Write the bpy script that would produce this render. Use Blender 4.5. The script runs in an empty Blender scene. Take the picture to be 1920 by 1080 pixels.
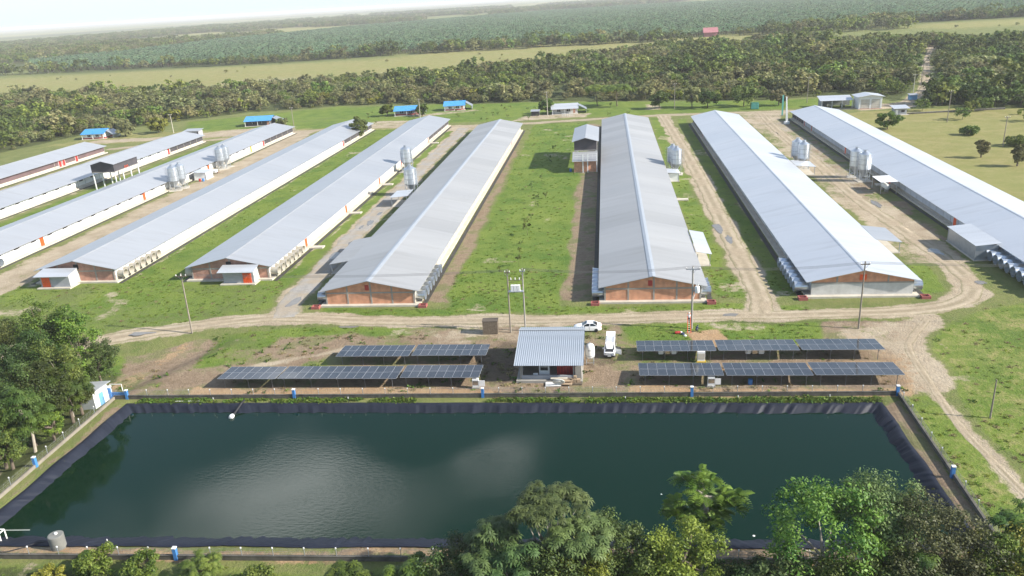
import bpy, math, random
import numpy as np
from mathutils import Vector, Matrix
random.seed(7); rng=np.random.default_rng(7)
R_=math.radians
S=bpy.context.scene
COL=S.collection

# ------------------------------------------------------------------ camera
H=52.0
cam=bpy.data.cameras.new('camera'); cam_o=bpy.data.objects.new('camera',cam); COL.objects.link(cam_o)
nd=np.array([.0594,1,544/1480.]); nd/=np.linalg.norm(nd)
dd=np.array([173.,-553,1480.]); dd-=nd*(dd@nd); dd/=np.linalg.norm(dd)
rr=np.cross(nd,dd); rr=rr if rr[0]>0 else -rr
# columns of the camera frame expressed in world axes (x right, y up, z back)
def wv(c): return Vector((float(c@rr),float(c@dd),float(-(c@nd))))
cx_,cy_,cz_=wv(np.array([1.,0,0])),wv(np.array([0,-1.,0])),wv(np.array([0,0,-1.]))
cam_o.matrix_world=Matrix(((cx_.x,cy_.x,cz_.x,0),(cx_.y,cy_.y,cz_.y,0),(cx_.z,cy_.z,cz_.z,H),(0,0,0,1)))
cam.sensor_width=36; cam.lens=36*1480/1920.; cam.clip_start=.5; cam.clip_end=60000
S.camera=cam_o
S.render.resolution_x=1024; S.render.resolution_y=576

# ------------------------------------------------------------------ light
SUN_EL=30.5; SUN_AZ=100.0            # azimuth clockwise from +Y
world=bpy.data.worlds.new('World'); S.world=world; world.use_nodes=True
nt=world.node_tree; nt.nodes.clear()
def nn(t,ty,**kw):
    n=t.nodes.new(ty)
    for k,v in kw.items(): setattr(n,k,v)
    return n
sky=nn(nt,'ShaderNodeTexSky',sky_type='NISHITA',sun_disc=False)
sky.sun_elevation=R_(SUN_EL); sky.sun_rotation=R_(SUN_AZ); sky.air_density=1.0; sky.dust_density=.4; sky.ozone_density=1.5
bg=nn(nt,'ShaderNodeBackground'); bg.inputs['Strength'].default_value=.105
out=nn(nt,'ShaderNodeOutputWorld')
# thin broken cloud, laid on a flat layer overhead
tc=nn(nt,'ShaderNodeTexCoord'); sep=nn(nt,'ShaderNodeSeparateXYZ'); nt.links.new(tc.outputs['Generated'],sep.inputs[0])
mx=nn(nt,'ShaderNodeMath',operation='MAXIMUM'); nt.links.new(sep.outputs['Z'],mx.inputs[0]); mx.inputs[1].default_value=.03
dx=nn(nt,'ShaderNodeMath',operation='DIVIDE'); dy=nn(nt,'ShaderNodeMath',operation='DIVIDE')
nt.links.new(sep.outputs['X'],dx.inputs[0]); nt.links.new(mx.outputs[0],dx.inputs[1])
nt.links.new(sep.outputs['Y'],dy.inputs[0]); nt.links.new(mx.outputs[0],dy.inputs[1])
cmb=nn(nt,'ShaderNodeCombineXYZ'); nt.links.new(dx.outputs[0],cmb.inputs[0]); nt.links.new(dy.outputs[0],cmb.inputs[1])
cmb.inputs[2].default_value=3.1
nz=nn(nt,'ShaderNodeTexNoise'); nz.inputs['Scale'].default_value=1.6; nz.inputs['Detail'].default_value=5; nz.inputs['Roughness'].default_value=.52
nt.links.new(cmb.outputs[0],nz.inputs['Vector'])
rmp=nn(nt,'ShaderNodeMapRange'); rmp.interpolation_type='SMOOTHSTEP'; rmp.inputs['From Min'].default_value=.5; rmp.inputs['From Max'].default_value=.98
def blob(cx,cy,r,amp,prev):
    v=nn(nt,'ShaderNodeVectorMath',operation='DISTANCE'); nt.links.new(cmb0.outputs[0],v.inputs[0]); v.inputs[1].default_value=(cx,cy,0)
    q=nn(nt,'ShaderNodeMapRange'); q.interpolation_type='SMOOTHSTEP'; q.inputs['From Min'].default_value=r; q.inputs['From Max'].default_value=0; q.inputs['To Min'].default_value=0; q.inputs['To Max'].default_value=amp; nt.links.new(v.outputs['Value'],q.inputs['Value'])
    a=nn(nt,'ShaderNodeMath',operation='ADD'); nt.links.new(prev,a.inputs[0]); nt.links.new(q.outputs[0],a.inputs[1]); return a.outputs[0]
cmb0=nn(nt,'ShaderNodeCombineXYZ'); nt.links.new(dx.outputs[0],cmb0.inputs[0]); nt.links.new(dy.outputs[0],cmb0.inputs[1])
cv=blob(-.68,1.44,.42,.42,nz.outputs[0]); cv=blob(-.27,1.60,.24,.40,cv); cv=blob(-.45,1.75,.3,-.25,cv); cv=blob(-1.1,1.7,.5,-.1,cv); cv=blob(.45,1.5,.75,-.22,cv); cv=blob(-1.5,2.2,1.0,.1,cv)
nt.links.new(cv,rmp.inputs['Value'])
fade=nn(nt,'ShaderNodeMapRange'); fade.inputs['From Min'].default_value=.05; fade.inputs['From Max'].default_value=.3
nt.links.new(sep.outputs['Z'],fade.inputs['Value'])
mul=nn(nt,'ShaderNodeMath',operation='MULTIPLY'); nt.links.new(rmp.outputs[0],mul.inputs[0]); nt.links.new(fade.outputs[0],mul.inputs[1])
mixc=nn(nt,'ShaderNodeMix',data_type='RGBA'); nt.links.new(mul.outputs[0],mixc.inputs[0])
nt.links.new(sky.outputs[0],mixc.inputs[6]); mixc.inputs[7].default_value=(24,24.4,24.8,1)
lowh=nn(nt,'ShaderNodeMapRange'); lowh.interpolation_type='SMOOTHSTEP'; lowh.inputs['From Min'].default_value=.2; lowh.inputs['From Max'].default_value=-.02; lowh.inputs['To Min'].default_value=0; lowh.inputs['To Max'].default_value=.95; nt.links.new(sep.outputs['Z'],lowh.inputs['Value'])
mixh=nn(nt,'ShaderNodeMix',data_type='RGBA'); nt.links.new(lowh.outputs[0],mixh.inputs[0]); nt.links.new(mixc.outputs[2],mixh.inputs[6]); mixh.inputs[7].default_value=(4.35,5.0,5.5,1)
nt.links.new(mixh.outputs[2],bg.inputs['Color']); nt.links.new(bg.outputs[0],out.inputs['Surface'])

sl=bpy.data.lights.new('sun','SUN'); sl.energy=5.0; sl.angle=R_(.55); sl.color=(1,.94,.85)
so=bpy.data.objects.new('sun',sl); COL.objects.link(so)
sd=Vector((math.sin(R_(SUN_AZ))*math.cos(R_(SUN_EL)),math.cos(R_(SUN_AZ))*math.cos(R_(SUN_EL)),math.sin(R_(SUN_EL))))
so.rotation_euler=sd.to_track_quat('Z','Y').to_euler(); so.location=(200,-20,200)
vs=S.view_settings; vs.view_transform='Standard'; vs.look='None'; vs.gamma=1; vs.exposure=.92; vs.use_curve_mapping=False

# ------------------------------------------------------------------ helpers
class MB:
    def __init__(s): s.v=[]; s.f=[]; s.m=[]
    def add(s,vs,fs,m=0):
        o=len(s.v); s.v+= [tuple(p) for p in vs]; s.f+=[tuple(i+o for i in f) for f in fs]; s.m+=[m]*len(fs); return s
    def box(s,x0,x1,y0,y1,z0,z1,m=0):
        vs=[(x,y,z) for z in (z0,z1) for y in (y0,y1) for x in (x0,x1)]
        return s.add(vs,[(0,2,3,1),(4,5,7,6),(0,1,5,4),(2,6,7,3),(0,4,6,2),(1,3,7,5)],m)
    def rbox(s,c,size,rz=0,m=0,rx=0,ry=0):
        M=Matrix.Rotation(rz,3,'Z')@Matrix.Rotation(ry,3,'Y')@Matrix.Rotation(rx,3,'X'); hx,hy,hz=[a/2 for a in size]; c=Vector(c)
        vs=[c+M@Vector((x,y,z)) for z in (-hz,hz) for y in (-hy,hy) for x in (-hx,hx)]
        return s.add(vs,[(0,2,3,1),(4,5,7,6),(0,1,5,4),(2,6,7,3),(0,4,6,2),(1,3,7,5)],m)
    def tube(s,p0,p1,r0,r1=None,n=8,m=0,caps=True):
        r1=r0 if r1 is None else r1; p0=Vector(p0); p1=Vector(p1); a=(p1-p0)
        if a.length<1e-6: return s
        a.normalize(); u=a.orthogonal().normalized(); w=a.cross(u)
        vs=[]
        for p,r in ((p0,r0),(p1,r1)):
            for i in range(n):
                t=2*math.pi*i/n; vs.append(p+u*(r*math.cos(t))+w*(r*math.sin(t)))
        fs=[(i,(i+1)%n,n+(i+1)%n,n+i) for i in range(n)]
        if caps: fs+= [tuple(range(n-1,-1,-1)),tuple(range(n,2*n))]
        return s.add(vs,fs,m)
    def lathe(s,prof,c=(0,0,0),n=16,m=0,axis='z'):
        vs=[]
        for r,z in prof:
            for i in range(n):
                t=2*math.pi*i/n; a,b=r*math.cos(t),r*math.sin(t)
                p={'z':(a,b,z),'x':(z,a,b),'y':(a,z,b)}[axis]; vs.append((p[0]+c[0],p[1]+c[1],p[2]+c[2]))
        k=len(prof); fs=[]
        for j in range(k-1):
            for i in range(n): fs.append((j*n+i,j*n+(i+1)%n,(j+1)*n+(i+1)%n,(j+1)*n+i))
        if prof[0][0]>1e-4: fs.append(tuple(range(n-1,-1,-1)))
        if prof[-1][0]>1e-4: fs.append(tuple((k-1)*n+i for i in range(n)))
        return s.add(vs,fs,m)
    def prism(s,pts,a0,a1,axis='y',m=0):
        # polygon pts in the plane across the axis, extruded a0..a1
        n=len(pts); f={'y':lambda p,a:(p[0],a,p[1]),'x':lambda p,a:(a,p[0],p[1]),'z':lambda p,a:(p[0],p[1],a)}[axis]
        vs=[f(p,a0) for p in pts]+[f(p,a1) for p in pts]
        fs=[tuple(range(n)),tuple(range(2*n-1,n-1,-1))]+[(i,n+i,n+(i+1)%n,(i+1)%n) for i in range(n)]
        return s.add(vs,fs,m)
    def loft(s,secs,m=0):
        n=len(secs[0]); vs=[p for q in secs for p in q]; fs=[]
        for j in range(len(secs)-1):
            for i in range(n): fs.append((j*n+i,j*n+(i+1)%n,(j+1)*n+(i+1)%n,(j+1)*n+i))
        fs+=[tuple(range(n-1,-1,-1)),tuple((len(secs)-1)*n+i for i in range(n))]
        return s.add(vs,fs,m)
    def mesh(s,name,mats):
        me=bpy.data.meshes.new(name); me.from_pydata(s.v,[],s.f)
        for m in (mats if isinstance(mats,(list,tuple)) else [mats]): me.materials.append(m)
        me.polygons.foreach_set('material_index',s.m)
        bmx=bmesh.new(); bmx.from_mesh(me); bmesh.ops.recalc_face_normals(bmx,faces=bmx.faces); bmx.to_mesh(me); bmx.free()
        return me
    def build(s,name,mats,parent=None,loc=(0,0,0),rz=0,smooth=False):
        me=s.mesh(name,mats)
        if smooth: sm(me)
        return put(name,me,parent,loc,rz)
import bmesh
def sm(me,ang=40):
    me.polygons.foreach_set('use_smooth',[True]*len(me.polygons))
    try: me.set_sharp_from_angle(angle=R_(ang))
    except Exception: pass
def put(name,me,parent=None,loc=(0,0,0),rz=0,sc=None):
    o=bpy.data.objects.new(name,me); COL.objects.link(o); o.location=loc; o.rotation_euler=(0,0,rz)
    if sc is not None: o.scale=(sc,sc,sc) if not isinstance(sc,tuple) else sc
    if parent is not None: o.parent=parent
    return o
def tag(o,label=None,cat=None,group=None,kind=None):
    if label: o['label']=label
    if cat: o['category']=cat
    if group: o['group']=group
    if kind: o['kind']=kind
    return o
def thing(name,label,cat,loc=(0,0,0),rz=0,group=None):
    o=bpy.data.objects.new(name,None); COL.objects.link(o); o.location=loc; o.rotation_euler=(0,0,rz); o.empty_display_size=.2
    return tag(o,label,cat,group)
def copy_tree(o,parent=None):
    c=o.copy(); COL.objects.link(c)
    if parent is not None: c.parent=parent
    for ch in [x for x in bpy.data.objects if x.parent==o]: copy_tree(ch,c)
    return c
_kids={}
def dup(root,loc,rz=0,label=None,group=None,sc=None):
    def rec(o,par):
        c=o.copy(); COL.objects.link(c)
        if par is not None: c.parent=par
        for ch in o.children: rec(ch,c)
        return c
    c=rec(root,None); c.location=loc; c.rotation_euler=(0,0,rz)
    if sc: c.scale=(sc,sc,sc)
    if label: c['label']=label
    if group: c['group']=group
    return c

# ------------------------------------------------------------------ materials
def M(name,base,var=None,scale=1.0,rough=.8,metal=0,bump=0,bscale=None,spec=.5,coord='Object',detail=4,rand=0):
    m=bpy.data.materials.new(name); m.use_nodes=True; t=m.node_tree; b=t.nodes['Principled BSDF']
    b.inputs['Roughness'].default_value=rough; b.inputs['Metallic'].default_value=metal; b.inputs['Specular IOR Level'].default_value=spec
    src=None
    if var or bump:
        c=nn(t,'ShaderNodeTexCoord')
        src=c.outputs[coord]
    if var:
        n=nn(t,'ShaderNodeTexNoise'); n.inputs['Scale'].default_value=scale; n.inputs['Detail'].default_value=detail; n.inputs['Roughness'].default_value=.65
        t.links.new(src,n.inputs['Vector'])
        r=nn(t,'ShaderNodeMapRange'); r.inputs['From Min'].default_value=.3; r.inputs['From Max'].default_value=.7; t.links.new(n.outputs[0],r.inputs['Value'])
        mi=nn(t,'ShaderNodeMix',data_type='RGBA'); t.links.new(r.outputs[0],mi.inputs[0]); mi.inputs[6].default_value=(*base,1); mi.inputs[7].default_value=(*var,1)
        col=mi.outputs[2]
        if rand:
            oi=nn(t,'ShaderNodeObjectInfo'); hs=nn(t,'ShaderNodeHueSaturation'); mr=nn(t,'ShaderNodeMapRange')
            mr.inputs['To Min'].default_value=1-rand; mr.inputs['To Max'].default_value=1+rand
            t.links.new(oi.outputs['Random'],mr.inputs['Value']); t.links.new(mr.outputs[0],hs.inputs['Value']); t.links.new(col,hs.inputs['Color']); col=hs.outputs[0]
        t.links.new(col,b.inputs['Base Color'])
    else: b.inputs['Base Color'].default_value=(*base,1)
    if bump:
        n2=nn(t,'ShaderNodeTexNoise'); n2.inputs['Scale'].default_value=bscale or scale*4; n2.inputs['Detail'].default_value=3; t.links.new(src,n2.inputs['Vector'])
        bp=nn(t,'ShaderNodeBump'); bp.inputs['Strength'].default_value=bump; bp.inputs['Distance'].default_value=.1
        t.links.new(n2.outputs[0],bp.inputs['Height']); t.links.new(bp.outputs[0],b.inputs['Normal'])
    return m
def roof_mat(name,a,b_,rough=.45,metal=.5,bands=0,stain=(.24,.22,.19),stain_amt=.22):
    """coated steel sheets: tone differs from sheet to sheet, streaks run down the slope"""
    m=M(name,a,rough=rough,metal=metal); t=m.node_tree; b=t.nodes['Principled BSDF']
    c=nn(t,'ShaderNodeTexCoord'); s=nn(t,'ShaderNodeSeparateXYZ'); t.links.new(c.outputs['Object'],s.inputs[0])
    fl=nn(t,'ShaderNodeMath',operation='FLOOR'); t.links.new(s.outputs['Y'],fl.inputs[0])
    wn=nn(t,'ShaderNodeTexWhiteNoise',noise_dimensions='1D'); t.links.new(fl.outputs[0],wn.inputs['W'])
    mp=nn(t,'ShaderNodeMapping'); mp.inputs['Scale'].default_value=(.10,.7,.10); t.links.new(c.outputs['Object'],mp.inputs[0])
    st=nn(t,'ShaderNodeTexNoise'); st.inputs['Scale'].default_value=1; st.inputs['Detail'].default_value=5; t.links.new(mp.outputs[0],st.inputs['Vector'])
    mp2=nn(t,'ShaderNodeMapping'); mp2.inputs['Scale'].default_value=(.02,.06,.02); t.links.new(c.outputs['Object'],mp2.inputs[0])
    lg=nn(t,'ShaderNodeTexNoise'); lg.inputs['Scale'].default_value=1; lg.inputs['Detail'].default_value=2; t.links.new(mp2.outputs[0],lg.inputs['Vector'])
    m1=nn(t,'ShaderNodeMath',operation='MULTIPLY'); t.links.new(wn.outputs[0],m1.inputs[0]); m1.inputs[1].default_value=.14
    m2=nn(t,'ShaderNodeMath',operation='ADD'); t.links.new(m1.outputs[0],m2.inputs[0]); t.links.new(lg.outputs[0],m2.inputs[1])
    r=nn(t,'ShaderNodeMapRange'); r.inputs['From Min'].default_value=.4; r.inputs['From Max'].default_value=.9; t.links.new(m2.outputs[0],r.inputs['Value'])
    mi=nn(t,'ShaderNodeMix',data_type='RGBA'); t.links.new(r.outputs[0],mi.inputs[0]); mi.inputs[6].default_value=(*a,1); mi.inputs[7].default_value=(*b_,1)
    col=mi.outputs[2]
    if bands:
        f2=nn(t,'ShaderNodeMath',operation='MULTIPLY'); t.links.new(s.outputs['Y'],f2.inputs[0]); f2.inputs[1].default_value=1/bands
        f3=nn(t,'ShaderNodeMath',operation='FLOOR'); t.links.new(f2.outputs[0],f3.inputs[0])
        w2=nn(t,'ShaderNodeTexWhiteNoise',noise_dimensions='1D'); t.links.new(f3.outputs[0],w2.inputs['W'])
        hs=nn(t,'ShaderNodeHueSaturation'); mr=nn(t,'ShaderNodeMapRange'); mr.inputs['To Min'].default_value=.93; mr.inputs['To Max'].default_value=1.07
        t.links.new(w2.outputs[0],mr.inputs['Value']); t.links.new(mr.outputs[0],hs.inputs['Value']); t.links.new(col,hs.inputs['Color']); col=hs.outputs[0]
    r2=nn(t,'ShaderNodeMapRange'); r2.inputs['From Min'].default_value=.52; r2.inputs['From Max'].default_value=.8; r2.inputs['To Max'].default_value=stain_amt
    t.links.new(st.outputs[0],r2.inputs['Value'])
    mi2=nn(t,'ShaderNodeMix',data_type='RGBA'); t.links.new(r2.outputs[0],mi2.inputs[0]); t.links.new(col,mi2.inputs[6]); mi2.inputs[7].default_value=(*stain,1)
    t.links.new(mi2.outputs[2],b.inputs['Base Color'])
    r3=nn(t,'ShaderNodeMapRange'); r3.inputs['To Min'].default_value=rough-.08; r3.inputs['To Max'].default_value=rough+.12; t.links.new(lg.outputs[0],r3.inputs['Value']); t.links.new(r3.outputs[0],b.inputs['Roughness'])
    # standing ribs, fine relief
    wv_=nn(t,'ShaderNodeTexWave',wave_type='BANDS',bands_direction='Y'); wv_.inputs['Scale'].default_value=.63; t.links.new(c.outputs['Object'],wv_.inputs['Vector'])
    bp=nn(t,'ShaderNodeBump'); bp.inputs['Strength'].default_value=.05; bp.inputs['Distance'].default_value=.03; t.links.new(wv_.outputs[0],bp.inputs['Height']); return m
def brick_mat(name,c1,c2,mortar,w=.42,h=.2):
    m=M(name,c1,rough=.9); t=m.node_tree; b=t.nodes['Principled BSDF']
    c=nn(t,'ShaderNodeTexCoord'); s=nn(t,'ShaderNodeSeparateXYZ'); t.links.new(c.outputs['Object'],s.inputs[0])
    ad=nn(t,'ShaderNodeMath',operation='ADD'); t.links.new(s.outputs['X'],ad.inputs[0]); t.links.new(s.outputs['Y'],ad.inputs[1])
    cb=nn(t,'ShaderNodeCombineXYZ'); t.links.new(ad.outputs[0],cb.inputs[0]); t.links.new(s.outputs['Z'],cb.inputs[1])
    br=nn(t,'ShaderNodeTexBrick'); t.links.new(cb.outputs[0],br.inputs['Vector'])
    br.inputs['Scale'].default_value=1; br.inputs['Brick Width'].default_value=w; br.inputs['Row Height'].default_value=h; br.inputs['Mortar Size'].default_value=.018
    br.inputs['Color1'].default_value=(*c1,1); br.inputs['Color2'].default_value=(*c2,1); br.inputs['Mortar'].default_value=(*mortar,1)
    n=nn(t,'ShaderNodeTexNoise'); n.inputs['Scale'].default_value=.9; n.inputs['Detail'].default_value=5; t.links.new(c.outputs['Object'],n.inputs['Vector'])
    hs=nn(t,'ShaderNodeHueSaturation'); mr=nn(t,'ShaderNodeMapRange'); mr.inputs['From Min'].default_value=.3; mr.inputs['From Max'].default_value=.7; mr.inputs['To Min'].default_value=.78; mr.inputs['To Max'].default_value=1.15
    t.links.new(n.outputs[0],mr.inputs['Value']); t.links.new(mr.outputs[0],hs.inputs['Value']); t.links.new(br.outputs[0],hs.inputs['Color']); t.links.new(hs.outputs[0],b.inputs['Base Color'])
    return m
def leaf_mat(name,a,b_,trans=.35,rough=.55):
    """foliage: leaf colour varies from clump to clump (tint attribute) and from plant to plant"""
    m=bpy.data.materials.new(name); m.use_nodes=True; t=m.node_tree; b=t.nodes['Principled BSDF']; o=t.nodes['Material Output']
    at=nn(t,'ShaderNodeAttribute',attribute_name='tint'); oi=nn(t,'ShaderNodeObjectInfo')
    mi=nn(t,'ShaderNodeMix',data_type='RGBA'); t.links.new(at.outputs['Fac'],mi.inputs[0]); mi.inputs[6].default_value=(*a,1); mi.inputs[7].default_value=(*b_,1)
    hs=nn(t,'ShaderNodeHueSaturation'); r1=nn(t,'ShaderNodeMapRange'); r1.inputs['To Min'].default_value=.62; r1.inputs['To Max'].default_value=1.4
    t.links.new(oi.outputs['Random'],r1.inputs['Value']); t.links.new(r1.outputs[0],hs.inputs['Value'])
    m7=nn(t,'ShaderNodeMath',operation='MULTIPLY'); t.links.new(oi.outputs['Random'],m7.inputs[0]); m7.inputs[1].default_value=7.31
    fr=nn(t,'ShaderNodeMath',operation='FRACT'); t.links.new(m7.outputs[0],fr.inputs[0])
    r2=nn(t,'ShaderNodeMapRange'); r2.inputs['To Min'].default_value=.465; r2.inputs['To Max'].default_value=.52; t.links.new(fr.outputs[0],r2.inputs['Value']); t.links.new(r2.outputs[0],hs.inputs['Hue'])
    t.links.new(mi.outputs[2],hs.inputs['Color']); t.links.new(hs.outputs[0],b.inputs['Base Color'])
    b.inputs['Roughness'].default_value=rough; b.inputs['Specular IOR Level'].default_value=.3
    tr=nn(t,'ShaderNodeBsdfTranslucent'); t.links.new(hs.outputs[0],tr.inputs['Color'])
    ms=nn(t,'ShaderNodeMixShader'); ms.inputs[0].default_value=trans; t.links.new(b.outputs[0],ms.inputs[1]); t.links.new(tr.outputs[0],ms.inputs[2]); t.links.new(ms.outputs[0],o.inputs['Surface'])
    return m

ROOF_A=roof_mat('sheet_roof_pale',(.43,.44,.45),(.48,.49,.50))
ROOF_B=roof_mat('sheet_roof_weathered',(.37,.37,.365),(.42,.42,.41),rough=.55,metal=.35,bands=9,stain_amt=.26)
ROOF_C=roof_mat('sheet_roof_bright',(.62,.63,.64),(.68,.69,.70),rough=.42,metal=.5)
CAP=M('ridge_cap_metal',(.42,.45,.48),(.37,.40,.43),.6,rough=.5,metal=.3)
CONC=M('concrete',(.36,.34,.30),(.25,.235,.21),.7,rough=.9,bump=.2)
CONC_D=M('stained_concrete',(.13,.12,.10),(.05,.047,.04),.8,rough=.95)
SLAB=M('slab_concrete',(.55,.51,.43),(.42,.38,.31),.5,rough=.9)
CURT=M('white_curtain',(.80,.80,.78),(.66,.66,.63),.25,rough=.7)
CURT_G=M('shaded_curtain',(.50,.54,.60),(.38,.41,.46),.3,rough=.6)  # the white curtain again, with the left sides' shade put into its colour
MESH=M('black_shade_mesh',(.045,.045,.05),(.07,.06,.065),.5,rough=.9)
MESH_P=M('brown_shade_mesh',(.16,.10,.10),(.10,.07,.07),.4,rough=.9)
BRICK=brick_mat('brick_orange',(.66,.29,.15),(.56,.23,.12),(.5,.38,.29))
BRICK_D=brick_mat('brick_brown',(.46,.22,.15),(.38,.175,.12),(.42,.32,.27))
ORANGE=M('orange_paint',(.78,.10,.018),(.66,.08,.015),1.5,rough=.45)
RED=M('red_paint',(.42,.035,.03),(.32,.03,.025),1.5,rough=.5)
DARK=M('dark_opening',(.025,.022,.022),rough=.9)
GALV=M('galvanised_steel',(.62,.66,.69),(.48,.52,.56),1.1,rough=.32,metal=.75)
GALV_D=M('dull_galvanised_steel',(.42,.45,.48),(.33,.36,.39),1.4,rough=.45,metal=.6)
WHITE=M('white_paint',(.80,.80,.78),(.70,.70,.67),1.2,rough=.55)
GREYW=M('grey_plaster',(.36,.37,.39),(.29,.30,.32),.8,rough=.85)
PLASTER=M('pale_plaster',(.58,.57,.54),(.44,.43,.40),.7,rough=.85)
BLUE_R=M('blue_roof_sheet',(.045,.25,.56),(.07,.32,.62),.5,rough=.4)
BLUE=M('blue_paint',(.06,.22,.52),(.045,.17,.42),1.5,rough=.5)
LBLUE=M('light_blue_paint',(.14,.33,.55),rough=.5)
WOOD=M('weathered_wood',(.20,.16,.115),(.11,.085,.06),3,rough=.9)
WOODG=M('grey_pole_wood',(.30,.26,.21),(.19,.165,.13),2,rough=.9)
BARK=M('bark',(.17,.135,.10),(.09,.07,.05),2.5,rough=.95)
BARK_P=M('pale_bark',(.40,.36,.29),(.27,.23,.18),2.5,rough=.9)
BLACK=M('black_rubber',(.018,.018,.02),rough=.6)
GLASS=M('car_glass',(.02,.026,.03),rough=.06,spec=.8)
PAINTW=M('car_white',(.82,.82,.82),rough=.22,spec=.6)
CHROME=M('chrome_grey',(.45,.46,.48),rough=.25,metal=.9)
PVC=M('white_pipe',(.75,.75,.70),(.6,.6,.55),2,rough=.5)
YELLOW=M('yellow_paint',(.62,.42,.03),rough=.6)
TEAL=M('teal_paint',(.12,.42,.36),rough=.5)
GREEN=M('green_paint',(.03,.17,.10),(.025,.12,.08),1,rough=.5)
PINK=M('pink_roof',(.42,.17,.18),(.34,.14,.15),.4,rough=.7)
CARD=M('cardboard',(.42,.31,.20),(.33,.24,.16),2,rough=.9)
PORC=M('white_insulator',(.8,.78,.74),rough=.3)
SKIN=M('skin',(.36,.20,.13),rough=.6)
NAVY=M('navy_cloth',(.03,.045,.10),rough=.9)
JEANS=M('dark_jeans',(.045,.05,.065),rough=.9)
SHIRT=M('white_shirt',(.72,.72,.72),rough=.9)
# ------------------------------------------------------------------ ground
_perm=rng.random((256,256))
def vnoise(x,y,s):
    x=np.asarray(x)/s; y=np.asarray(y)/s; xi=np.floor(x).astype(int); yi=np.floor(y).astype(int); fx=x-xi; fy=y-yi
    fx=fx*fx*(3-2*fx); fy=fy*fy*(3-2*fy); g=lambda a,b:_perm[a%256,b%256]
    return (g(xi,yi)*(1-fx)+g(xi+1,yi)*fx)*(1-fy)+(g(xi,yi+1)*(1-fx)+g(xi+1,yi+1)*fx)*fy
def fbm(x,y,s): return (vnoise(x,y,s)+.5*vnoise(x+91,y+17,s/2)+.25*vnoise(x+31,y+57,s/4))/1.75
def ss(a,b,x): t=np.clip((x-a)/(b-a),0,1); return t*t*(3-2*t)
def dseg(X,Y,pts,closed=False):
    d=np.full(X.shape,1e9); P=list(pts)+([pts[0]] if closed else [])
    for (ax,ay),(bx,by) in zip(P[:-1],P[1:]):
        vx,vy=bx-ax,by-ay; L=vx*vx+vy*vy+1e-9; t=np.clip(((X-ax)*vx+(Y-ay)*vy)/L,0,1)
        d=np.minimum(d,np.hypot(X-ax-t*vx,Y-ay-t*vy))
    return d
def inside(X,Y,P):
    r=np.zeros(X.shape,bool); n=len(P)
    for i in range(n):
        x0,y0=P[i]; x1,y1=P[(i+1)%n]
        if y0==y1: continue
        r^=((y0>Y)!=(y1>Y))&(X<(x1-x0)*(Y-y0)/(y1-y0)+x0)
    return r
def poly(X,Y,P,soft=2.0):
    d=dseg(X,Y,P,True); return np.where(inside(X,Y,P),ss(-soft,soft,d),ss(-soft,soft,-d))
def line(X,Y,P,w,soft=1.0): return 1-ss(w-soft,w+soft,dseg(X,Y,P))

LIP=[(-68.9,94.2),(34.6,95.1),(35.0,67.0),(-69.6,63.6)]           # pond lip corners
WALLP=[(-72.2,95.9),(37.7,97.6),(36.9,64.4),(-71.4,61.0)]
def ground_z(x,y):
    x=np.asarray(x,float); y=np.asarray(y,float)
    z=(fbm(x,y,9)-.5)*.10
    d=dseg(x,y,LIP,True); ins=inside(x,y,LIP)
    z=z-np.where(ins,ss(.1,1.4,d)*4.5,0)-.12*ss(1.2,.5,d)
    # cut bank west of the panel terrace
    bank=ss(-70,-77,x+ (y-97)*-.45)*ss(125,112,y)*ss(96,101,y)
    z=z-1.3*bank
    z=z-1.2*ss(-73,-78,x)*ss(97,90,y)*ss(40,55,y)
    z=z-1.6*ss(60,55,y)*(x>-300)*ss(30,45,y)
    return z
def axis(segs,grow_lo,grow_hi):
    c=[]
    for a,b,st in segs: c+=list(np.arange(a,b,st))
    c.append(segs[-1][1]); lo=[]; x=c[0]; st=segs[0][2]
    while x>grow_lo: st*=1.28; x-=st; lo.append(x)
    hi=[]; x=c[-1]; st=segs[-1][2]
    while x<grow_hi: st*=1.28; x+=st; hi.append(x)
    return np.array(lo[::-1]+c+hi)
gx=axis([(-260,-130,1.6),(-130,80,.7),(80,180,1.6)],-19000,19000)
gy=axis([(38,160,.7),(160,400,1.3)],-1500,28000)
GX,GY=np.meshgrid(gx,gy); X=GX.ravel(); Y=GY.ravel()
near=(np.abs(X)<600)&(Y<900)&(Y>-50)
Z=np.where(near,ground_z(X,Y),0)
W=X+ (fbm(X,Y,7)-.5)*3.0; V=Y+(fbm(X+50,Y+90,7)-.5)*3.0        # wobbled coordinates: ragged edges

MAIN=[(-130,113.5),(-100.1,115.8),(-92.7,117.5),(-84.2,120.3),(-74.2,123.1),(-63.7,126.2),(-55.8,126.6),(-41.2,125.0),(-22.1,124.5),(-5.6,124.6),(14.1,125.6),(31.5,125.9),(48.7,126.9),(57.3,129.8),(62.6,135.8),(64.6,146.2),(63.5,173.8),(62.2,202.9),(63.2,250.2),(63.8,312.0),(65.5,350)]
BRA=[(-58.5,126.6),(-60.3,136.3),(-60.2,148.5),(-60.9,168.7),(-61.2,199.7),(-61.6,246.2),(-61.5,303.8),(-61.5,343)]
BRB=[(25.5,126.5),(26.6,137.3),(26.6,172.6),(26.8,212.9),(26.4,265.6),(25.4,321.3),(24.6,356)]
BACK=[(-214.5,322),(-164.6,340),(-136.8,352.5),(-103.9,354.5),(-61.8,348),(-31.4,348.2),(-2.7,353.5),(24.1,356.7),(68.7,354.0),(90,353.5),(112.2,354.5),(129.5,365.3),(149.0,401.6),(174.5,467.3),(207.4,558.4),(240,640)]
B23=[(-131,125),(-130.5,151.9),(-131.5,195.8),(-131.1,256.5),(-133,300),(-136.8,350)]
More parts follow.
